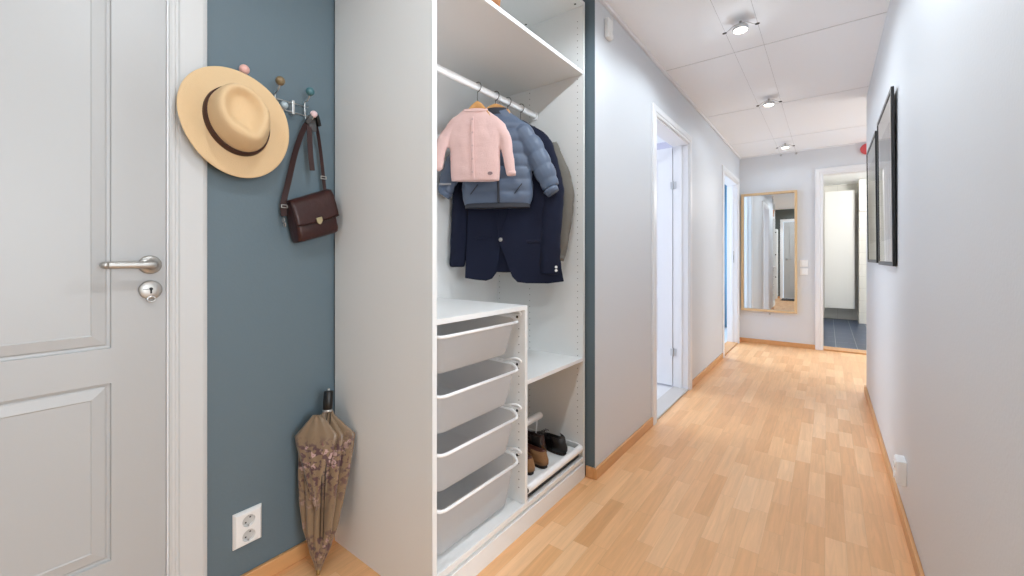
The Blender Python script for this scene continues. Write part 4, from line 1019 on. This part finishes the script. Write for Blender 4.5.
# bedroom curtain glimpsed through the second doorway
M['curtain'] = mat('blue_curtain_cloth', (128, 170, 194), .8)
bm = BM(); rs = []
for z in (.02, 1.2, 2.3):
    rs.append([(-2.05+i*.02, 7.12+.025*math.sin(i*1.3), z) for i in range(50)])
rings(bm, rs, closed=False); o = obj('curtain', bm, 'curtain', smooth=True); md = o.modifiers.new('s', 'SOLIDIFY'); md.thickness = .004
tag(o, 'clear blue curtain seen through the far left doorway', 'curtain')

# unseen windows added to go with the fill lights: frames and panes
M['winglass'] = glassmat()
def unseen_window(n, x, y0, y1, z0, z1):
    bm = BM(); frame_bars(bm, y0, y1, z0, z1, .05, lambda a, b, k: (x+.06*k, a, b)); ym = (y0+y1)/2; box(bm, x, x+.06, ym-.02, ym+.02, z0+.05, z1-.05)
    o = struct('window_%d' % n, bm, 'trim'); bm = BM(); quad(bm, (x+.03, y0+.04, z0+.04), (x+.03, y1-.04, z0+.04), (x+.03, y1-.04, z1-.04), (x+.03, y0+.04, z1-.04)); obj('pane', bm, 'winglass', o)
unseen_window(1, 3.02, -.9, .8, .5, 2.2); unseen_window(2, 3.02, 4.6, 5.9, .5, 2.2); unseen_window(3, -3.68, 2.4, 4.2, .6, 2.2)

# unseen area lights added as daylight fill from the neighbouring rooms
DAY = (.86, .93, 1.0)
light('AREA', 'window_daylight', (2.95, -.05, 1.3), 50, (.88, .95, 1), 1.6, (0, R(90), 0), 1.6)
light('AREA', 'window_daylight', (2.95, 5.25, 1.35), 25, (.74, .89, 1), 1.6, (0, R(90), 0), 1.2)
light('AREA', 'window_daylight', (-3.5, 3.3, 1.4), 42, DAY, 1.6, (0, R(-90), 0), 1.8)
light('AREA', 'window_daylight', (-3.4, 6.1, 1.5), 75, DAY, 1.4, (0, R(-90), 0), 1.4)
# bathroom lamp, then two unseen lamps added to lift walls and ceiling
light('POINT', 'bathroom_lamp', (.9, 7.6, 2.2), 50, (1, .98, .95), .1)
light('POINT', 'living_room_lamp', (1.35, -.1, 1.65), 3, (.93, .97, 1), .25)
light('POINT', 'living_room_lamp', (1.45, 5.2, 1.6), 9, (.93, .97, 1), .25)

# ------------------------------------------------------------------ world, camera, view
wd_ = bpy.data.worlds.new('world'); bpy.context.scene.world = wd_; wd_.use_nodes = True
wd_.node_tree.nodes['Background'].inputs[0].default_value = (.75, .85, 1, 1); wd_.node_tree.nodes['Background'].inputs[1].default_value = 1.0
cam = bpy.data.cameras.new('camera'); co = bpy.data.objects.new('camera', cam); C.objects.link(co)
co.location = (0, 0, 1.09); co.rotation_euler = (R(90), 0, math.atan2(315, 415))
cam.sensor_width = 36; cam.lens = 415/1024*36; cam.shift_y = -30/1024; cam.clip_start = .02
sc = bpy.context.scene; sc.camera = co
sc.view_settings.view_transform = 'Standard'; sc.view_settings.look = 'None'; sc.view_settings.gamma = 1; sc.view_settings.use_curve_mapping = False
sc.view_settings.exposure = 0.56
sc.cycles.use_denoising = True; sc.cycles.max_bounces = 12; sc.cycles.diffuse_bounces = 8; sc.cycles.glossy_bounces = 6; sc.cycles.transparent_max_bounces = 16
sc.cycles.sample_clamp_indirect = 6; sc.cycles.caustics_reflective = False
